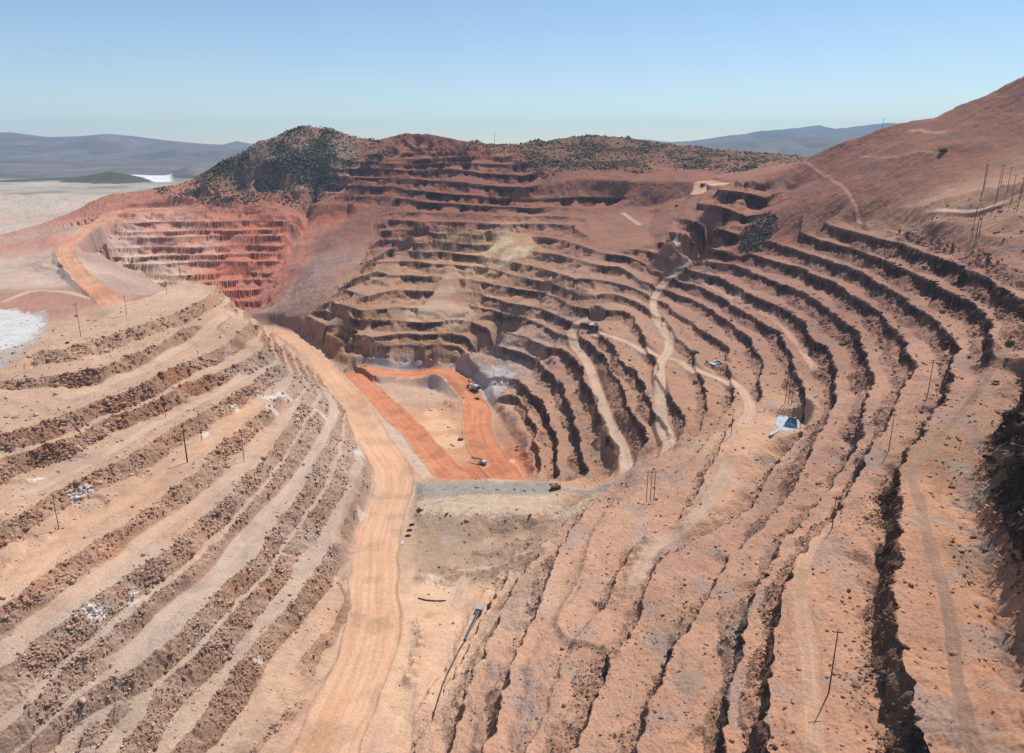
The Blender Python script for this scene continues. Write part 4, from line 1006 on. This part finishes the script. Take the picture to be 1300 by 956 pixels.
for i, (u0, v0, u1, v1) in enumerate([(1238,263,1234,300),(1243,258,1239,302),(1247,262,1242.5,300)]):
    pole(u0, v0, u1, v1, ['left', 'middle', 'right'][i] + ' pole of the front trio on the bowl rim', 1, 0.42, 'front trio of poles on the bowl rim')
for i, (u0, v0, u1, v1) in enumerate([(1249,208,1245,256),(1252,209,1249,240),(1268,209,1264,257),(1272,209,1270,238),(1281,212,1278,246),(1287,222,1283,259),(1295,225,1291,268),(1299,218,1297,245)]):
    pole(u0, v0, u1, v1, ['first', 'second', 'third', 'fourth', 'fifth', 'sixth', 'seventh', 'last'][i] + ' from the left of the pole cluster behind the rim trio', 1, 0.40, 'pole cluster above the bowl rim')
for u0, v0, u1, v1, lb in [(179,225,179,240,'far pole on the red mesa edge at left'),(156,240,156,250,'far pole at the left shoulder of the red mesa'),(628,168,628,185,'lone far pole on the skyline above the red benches'),(1120,150,1120,163,'far pole on the skyline left of the big red dump')]:
    pole(u0, v0, u1, v1, lb, 1, 0.5)
a = hit(108, 556); b = hit(73, 520) + Vector((0, 0, 2.0))
fp = thing('fallen_pole', 'fallen dark timber pole leaning across the rubble bench at left', 'pole', a)
part('shaft', MT['wood'], fp, Y((0, 0, 0.8), (b - a).to_tuple(), 0.6, 0.35, n=8))
part('crossarm', MT['wood'], fp, B(((b - a) * 0.55).to_tuple(), (0.35, 5.5, 0.35), rz=0.5))

# ------------------------------------------------------------------ machines
def wheel(parent, x, y, r, w_):
    t_ = part('wheel', MT['tyre'], parent, Y((x, y - w_ / 2, r), (x, y + w_ / 2, r), r, n=16))
    part('rim', MT['yellow'], t_, Y((x, y - w_ / 2 - 0.05, r), (x, y + w_ / 2 + 0.05, r), r * 0.45, n=12))
def haul_truck(q, rz, label, load=True):
    t_ = thing('haul_truck', label, 'truck', q, rz, 'haul trucks')
    part('chassis', MT['steel'], t_, B((0, 0, 2.2), (11, 2.6, 1.2)), B((-3.4, 0, 1.7), (1.6, 5.0, 1.2)))
    for y_ in (-3.0, 3.0): wheel(t_, 3.6, y_, 1.75, 1.3)
    for y_ in (-3.2, -1.7, 1.7, 3.2): wheel(t_, -3.4, y_, 1.75, 1.2)
    part('dump_body', MT['yellow'], t_, B((-2.0, 0, 3.6), (8.6, 6.2, 0.5), ry=0.08), B((-2.0, 3.2, 4.7), (9.0, 0.4, 2.2), ry=0.08), B((-2.0, -3.2, 4.7), (9.0, 0.4, 2.2), ry=0.08), B((2.4, 0, 4.6), (0.4, 6.6, 2.6)))
    part('canopy', MT['yellow'], t_, B((4.4, 0, 6.05), (4.2, 6.8, 0.4)))
    if load: part('ore_load', MT['orange'], t_, B((-2.0, 0, 4.9), (7.6, 5.6, 2.4), taper=0.45))
    part('deck', MT['yellow'], t_, B((5.0, 0, 3.5), (3.0, 6.4, 0.4)))
    part('engine_bay', MT['grey'], t_, B((5.6, 0, 2.5), (2.2, 3.4, 1.9)))
    c_ = part('cab', MT['white'], t_, B((5.0, 1.9, 4.7), (2.0, 1.9, 2.0)))
    part('windscreen', MT['glass'], c_, B((6.02, 1.9, 4.9), (0.08, 1.6, 1.1)))
    return t_
def pickup(q, rz, label, m=None, cat='pickup', group='parked pickups on the haul road edge'):
    m = m or MT['white']
    t_ = thing('pickup_truck', label, cat, q, rz, group)
    part('body', m, t_, B((0, 0, 0.95), (5.6, 2.0, 0.7)), B((1.9, 0, 1.15), (1.6, 1.9, 0.4)))
    c_ = part('cab', m, t_, B((0.3, 0, 1.75), (2.2, 1.8, 0.95), taper=0.85))
    part('window', MT['glass'], c_, B((1.28, 0, 1.75), (0.08, 1.5, 0.6), ry=-0.2)); part('window', MT['glass'], c_, B((0.3, 0, 1.8), (1.5, 1.86, 0.45)))
    part('bed_wall', m, t_, B((-1.8, 0.95, 1.5), (2.0, 0.1, 0.5)), B((-1.8, -0.95, 1.5), (2.0, 0.1, 0.5)), B((-2.78, 0, 1.5), (0.08, 1.9, 0.5)))
    for x_ in (-1.8, 1.8):
        for y_ in (-0.95, 0.95): part('wheel', MT['tyre'], t_, Y((x_, y_ - 0.15, 0.45), (x_, y_ + 0.15, 0.45), 0.45, n=12))
    return t_
def tracks(t_, L, W_, w_):
    for y_ in (-W_ / 2, W_ / 2):
        part('track', MT['steel'], t_, B((0, y_, 1.0), (L - 1.6, w_, 2.0)), Y((L / 2 - 0.9, y_ - w_ / 2, 1.0), (L / 2 - 0.9, y_ + w_ / 2, 1.0), 1.0, n=12), Y((-L / 2 + 0.9, y_ - w_ / 2, 1.0), (-L / 2 + 0.9, y_ + w_ / 2, 1.0), 1.0, n=12))
def shovel(q, rz, label):
    t_ = thing('rope_shovel', label, 'shovel', q, rz)
    tracks(t_, 11, 8.5, 2.2)
    part('turntable', MT['steel'], t_, Y((0, 0, 1.8), (0, 0, 3.2), 4.0, n=20))
    h_ = part('house', MT['grey'], t_, B((-3.0, 0, 6.2), (13, 9, 6.0)))
    part('roof_vent', MT['white'], h_, B((-4.0, 0, 9.6), (7, 4, 0.9)))
    part('counterweight', MT['steel'], t_, B((-10.2, 0, 5.2), (1.6, 9, 4.0)))
    c_ = part('cab', MT['white'], t_, B((4.6, 3.2, 10.0), (3.0, 2.6, 3.0))); part('windscreen', MT['glass'], c_, B((6.12, 3.2, 10.3), (0.08, 2.2, 1.6)))
    part('boom', MT['steel'], t_, B((9.0, 0, 9.5), (15, 1.8, 1.5), ry=-math.radians(45)))
    part('gantry', MT['steel'], t_, B((-1.0, 1.5, 11.5), (0.6, 0.6, 6), ry=0.3), B((-1.0, -1.5, 11.5), (0.6, 0.6, 6), ry=0.3))
    part('dipper_stick', MT['steel'], t_, B((9.5, 0, 7.0), (11, 1.2, 1.2), ry=math.radians(25)))
    part('dipper', MT['rust'], t_, B((15.2, 0, 4.0), (4.2, 4.2, 4.2), taper=0.85))
    part('hoist_rope', MT['steel'], t_, Y((14.2, 0.4, 14.8), (15.2, 0.4, 6.2), 0.12, n=6), Y((-0.2, 0, 14.2), (14.2, 0, 14.8), 0.14, n=6))
    return t_
def drill(q, rz, label):
    t_ = thing('drill_rig', label, 'drill', q, rz)
    tracks(t_, 8, 5.5, 1.2)
    h_ = part('house', MT['grey'], t_, B((-0.5, 0, 3.9), (9, 5.0, 3.4)))
    part('roof_hatch', MT['white'], h_, B((-2, 0, 5.75), (3, 3, 0.4)))
    c_ = part('cab', MT['white'], t_, B((4.8, 1.3, 4.2), (2.0, 2.2, 2.8))); part('windscreen', MT['glass'], c_, B((5.82, 1.3, 4.5), (0.08, 1.8, 1.4)))
    part('mast', MT['steel'], t_, *[B((9.0, y_, 6.6 + dz), (17, 0.35, 0.35)) for y_ in (-1.0, 1.0) for dz in (0, 1.4)], *[B((1.5 + 2.2 * i, 0, 7.3), (0.3, 2.2, 1.6)) for i in range(8)])
    return t_
def dozer(q, rz, label, grp=None):
    t_ = thing('bulldozer', label, 'bulldozer', q, rz, grp)
    tracks(t_, 6, 3.4, 0.9)
    part('body', MT['yellow'], t_, B((0.6, 0, 2.3), (4.5, 2.2, 1.8)))
    c_ = part('cab', MT['yellow'], t_, B((-1.0, 0, 3.9), (2.0, 2.0, 1.8), taper=0.9)); part('window', MT['glass'], c_, B((-1.0, 0, 4.1), (2.06, 1.5, 0.9)))
    part('blade', MT['steel'], t_, B((4.3, 0, 1.2), (0.4, 5.2, 2.0), ry=-0.15)); part('push_arm', MT['steel'], t_, B((2.4, 2.3, 0.9), (4, 0.35, 0.4)), B((2.4, -2.3, 0.9), (4, 0.35, 0.4)))
    part('ripper', MT['steel'], t_, B((-3.8, 0, 1.3), (1.2, 0.6, 2.2)))
    return t_
haul_truck(hit(705, 621), 0.25, 'dark laden haul truck on the grey dump platform')
shovel(hit(602, 495), 2.4, 'large electric rope shovel on the pale pit bottom')
drill(hit(613, 590), math.pi * 0.86, 'drill rig with lowered mast beside the inner red haul road')
dozer(hit(533, 649), 0.1, 'bulldozer at the left end of the grey dump edge')
pickup(hit(511, 691), 1.4, 'white pickup nearest the haul road edge')
pickup(hit(523, 667), 0.3, 'farthest of three dark pickups beside the haul road', MT['steel'])
pickup(hit(520, 674), 0.3, 'middle of three dark pickups beside the haul road', MT['steel'])
pickup(hit(518, 681), 0.3, 'nearest of three dark pickups beside the haul road', MT['steel'])
pickup(hit(567, 654), 1.2, 'dark service pickup on a pale patch of the dump edge', MT['steel'])
pickup(hit(673, 655.5), 1.0, 'dark service pickup near the right end of the dump edge', MT['steel'])
pickup(hit(588, 505), 0.4, 'white pickup on the red road left of the shovel', MT['white'])
dozer(hit(606, 507), 2.6, 'bulldozer below the rope shovel')
dozer(hit(584, 559), 0.6, 'bulldozer on the pale orange fill between the red roads')
haul_truck(hit(892, 236), -1.2, 'haul truck coming down the far orange ramp')
dozer(hit(859, 262), 0.1, 'distant bulldozer on the long road across the red dump')
haul_truck(hit(1197, 193), 0.2, 'haul truck at the end of the track high on the red dump')

# ------------------------------------------------------------------ bushes one can pick out
def bush(q, r, label):
    t_ = thing('bush', label, 'bush', q)
    part('stem', MT['bark'], t_, *[Y((0, 0, -0.3), (math.cos(a) * r * 0.5, math.sin(a) * r * 0.5, r * 0.9), 0.12, 0.05, n=6) for a in np.linspace(0, 6.28, 6)[:-1]])
    bm = bmesh.new()
    for _ in range(420):
        d = Vector(rng.normal(size=3)); d.normalize(); d.z = abs(d.z) * 0.8
        p_ = d * r * rng.uniform(0.55, 1.05) * (1 + 0.25 * math.sin(5 * d.x + 3 * d.y)); p_.z += 0.3
        s_ = r * rng.uniform(0.10, 0.2); e1 = Vector(rng.normal(size=3)).normalized() * s_; e2 = Vector(rng.normal(size=3)).normalized() * s_
        bm.faces.new([bm.verts.new(p_ - e1), bm.verts.new(p_ + e2), bm.verts.new(p_ + e1), bm.verts.new(p_ - e2)])
    bm_obj('foliage', bm, MT['leaf'], t_)
bush(hit(241, 353), 4.5, 'green bush on the spur tip beside the thick pole')
bush(hit(86, 436), 2.2, 'small dark bush on the spur plateau rim')
bush(hit(279, 372), 2.2, 'small bush at the rim of the spur tip')
bush(hit(97, 402), 2.2, 'small bush at the foot of the tall plateau pole')
bush(hit(1282, 437), 3.0, 'dark bush at the right edge of the bowl corner')

# ------------------------------------------------------------------ rubble and shrub cover
ico = bmesh.new(); bmesh.ops.create_icosphere(ico, subdivisions=1, radius=1.0); ico.verts.ensure_lookup_table()
IV = np.array([v.co[:] for v in ico.verts]); IF = np.array([[v.index for v in f.verts] for f in ico.faces]); ico.free()
OV = np.array([(1,0,0),(0,1,0),(-1,0,0),(0,-1,0),(0,0,1),(0,0,-0.6)], float); OF = np.array([(0,1,4),(1,2,4),(2,3,4),(3,0,4),(1,0,5),(2,1,5),(3,2,5),(0,3,5)])
def blobs(name, P_, S_, colr, m, IV=IV, IF=IF, squash=(1, 1, 0.7), jit=0.28, sink=0.3, label=None, cat=None):
    """many small jittered lumps joined as one mesh"""
    n = len(P_); nv = len(IV)
    vv = IV[None] * (1 + jit * rng.normal(size=(n, nv, 1))) * np.array(squash)[None, None]
    vv = vv * (1 + 0.3 * rng.normal(size=(n, 1, 3)))
    a = rng.uniform(0, 6.28, n); ca, sa = np.cos(a), np.sin(a)
    x = vv[..., 0] * ca[:, None] - vv[..., 1] * sa[:, None]; y = vv[..., 0] * sa[:, None] + vv[..., 1] * ca[:, None]
    vv = np.stack([x, y, vv[..., 2]], -1) * S_[:, None, None] + P_[:, None, :] + np.array([0, 0, 1])[None, None] * (S_ * (0.5 - sink))[:, None, None]
    ff = (IF[None] + (np.arange(n) * nv)[:, None, None]).reshape(-1, 3)
    me = bpy.data.meshes.new(name); me.vertices.add(n * nv); me.vertices.foreach_set('co', vv.astype(np.float32).ravel())
    me.loops.add(ff.size); me.loops.foreach_set('vertex_index', ff.ravel().astype(np.int32))
    me.polygons.add(len(ff)); me.polygons.foreach_set('loop_start', np.arange(0, ff.size, 3, dtype=np.int32)); me.update(calc_edges=True)
    c_ = me.color_attributes.new('Col', 'FLOAT_COLOR', 'POINT'); c4 = np.ones((n * nv, 4), np.float32); c4[:, :3] = np.repeat(colr, nv, 0); c_.data.foreach_set('color', c4.ravel())
    me.materials.append(m); o = bpy.data.objects.new(name, me); C.objects.link(o); o['kind'] = 'stuff'
    if label: o['label'] = label; o['category'] = cat
    return o
rr = np.hypot(XX, YYr)
inview = (np.abs(XX / YYr) < 0.86)
wr = (np.clip(face_a, 0, 1) * (0.5 + 0.8 * (R_[4] < 0.5)) + 0.55 * np.clip(tal_a, 0, 1) + 0.07) * (1 - np.clip(wt_a * 1.4, 0, 1)) * (rr < 1150) * (hill_a < 0.2) * inview
wr = wr * np.where((rr < 620) & (XX > 0), 1.7, 1.0) * (0.2 + sst(fbm(XX, YYr, 30, 2, 501), -0.3, 0.4)) * np.clip(rr / 500, 0.5, 1.3)
NRK = 40000
pk = rng.choice(len(XX), NRK, p=wr / wr.sum())
sz = np.exp(rng.normal(-0.35, 0.42, NRK)) * np.clip(rr[pk] / 600, 0.7, 1.5)
cb = COL[pk] * np.where(XX[pk] < -60, 1.22, 1.0)[:, None].astype(np.float32) * rng.uniform(0.6, 1.3, (NRK, 1)).astype(np.float32)
jit_ = rng.normal(size=(NRK, 2)) * 0.8
M_STONE = mat_ground('stone', bump=0.3)
blobs('rubble', np.stack([XX[pk] + jit_[:, 0], YYr[pk] + jit_[:, 1], ZZ[pk]], 1), sz, cb, M_STONE, label='loose broken rock strewn over the bench faces', cat='rubble')
wh_ = hill_a * (rr > 1000) * inview * (0.15 + sst(fbm(XX, YYr, 90, 3, 511) , -0.25, 0.35)) * (R_[7] * 0 + 1) * (YYr ** 1.0)
wh_ = np.where(wt_a > 0.2, 0, wh_)
NSH = 27000
pk = rng.choice(len(XX), NSH, p=wh_ / wh_.sum())
sz = np.exp(rng.normal(0.52, 0.38, NSH)) * np.where(rr[pk] < 1500, 0.8, 1.0)
cg = np.array([0.10, 0.088, 0.055], np.float32) * rng.uniform(0.6, 1.4, (NSH, 1)).astype(np.float32) * (1 + 0.15 * rng.normal(size=(NSH, 3)).astype(np.float32))
jit_ = rng.normal(size=(NSH, 2)) * 3
gz = height(XX[pk] + jit_[:, 0], YYr[pk] + jit_[:, 1])
blobs('shrub_cover', np.stack([XX[pk] + jit_[:, 0], YYr[pk] + jit_[:, 1], gz], 1), sz, np.clip(cg, 0.015, 0.3), mat_ground('scrub', bump=0.4), IV=OV, IF=OF, jit=0.34, squash=(1, 1, 0.85), label='dark green desert scrub covering the hilltops', cat='scrub')
# single boulders big enough to pick out
BZ = [(918,771),(915,757),(843,842),(700,845),(1108,560),(1195,462),(1216,430),(1160,310),(1168,311),(1035,505),(870,743),(890,640),(1180,605),(1220,700),(1240,770),(1210,830),(155,560),(225,575),(221,584),(385,590),(440,610),(433,607)]
BLAB = ['pale boulder beside the grey gravel patch on the lower right slope', 'smaller boulder just above the gravel patch boulder', 'boulder near the bottom edge of the right slope', 'boulder at the bottom of the wide pale bench',
        'boulder below the pole near the bowl corner', 'boulder beside the track to the bowl corner', 'boulder at the foot of the third bowl face', 'left boulder of two on the second bowl bench', 'right boulder of two on the second bowl bench',
        'boulder right of the lined pond', 'boulder under the windrow of the near bench road', 'boulder in the rubble band above the three poles', 'boulder where the right bench track bends', 'boulder halfway along the right bench track',
        'boulder under the dark right hand rock face', 'boulder low on the right bench track', 'boulder below the rubble face left of the spur poles', 'upper boulder left of the thick paired pole', 'lower boulder left of the thick paired pole',
        'boulder on the grey spur bench road', 'boulder low on the spur near the haul road', 'boulder just left of the low spur boulder']
for i, (u, v) in enumerate(BZ):
    q = hit(u, v); bm = bmesh.new(); bmesh.ops.create_icosphere(bm, subdivisions=2, radius=1.0)
    sc = Vector((rng.uniform(0.8, 1.5), rng.uniform(0.8, 1.3), rng.uniform(0.6, 0.9))) * rng.uniform(1.1, 1.9)
    nrm = [(Vector(rng.normal(size=3)).normalized(), rng.uniform(0.55, 0.85)) for _ in range(9)]
    for vv_ in bm.verts:
        for n_v, lim in nrm:
            k_ = vv_.co.dot(n_v)
            if k_ > lim: vv_.co -= n_v * (k_ - lim)
        vv_.co = Vector((vv_.co.x * sc.x, vv_.co.y * sc.y, vv_.co.z * sc.z))
    o = bm_obj('boulder', bm, BMAT if i else globals().setdefault('BMAT', mat('boulder_rock', (0.36, 0.24, 0.17), 0.95, var=0.3, scale=1.5)))
    o.location = q + Vector((0, 0, sc.z * 0.4)); o.rotation_euler = (0, 0, rng.uniform(0, 6))
    o['label'] = BLAB[i]; o['category'] = 'boulder'; o['group'] = 'boulders on the benches'
print('things built', time.time() - T0)
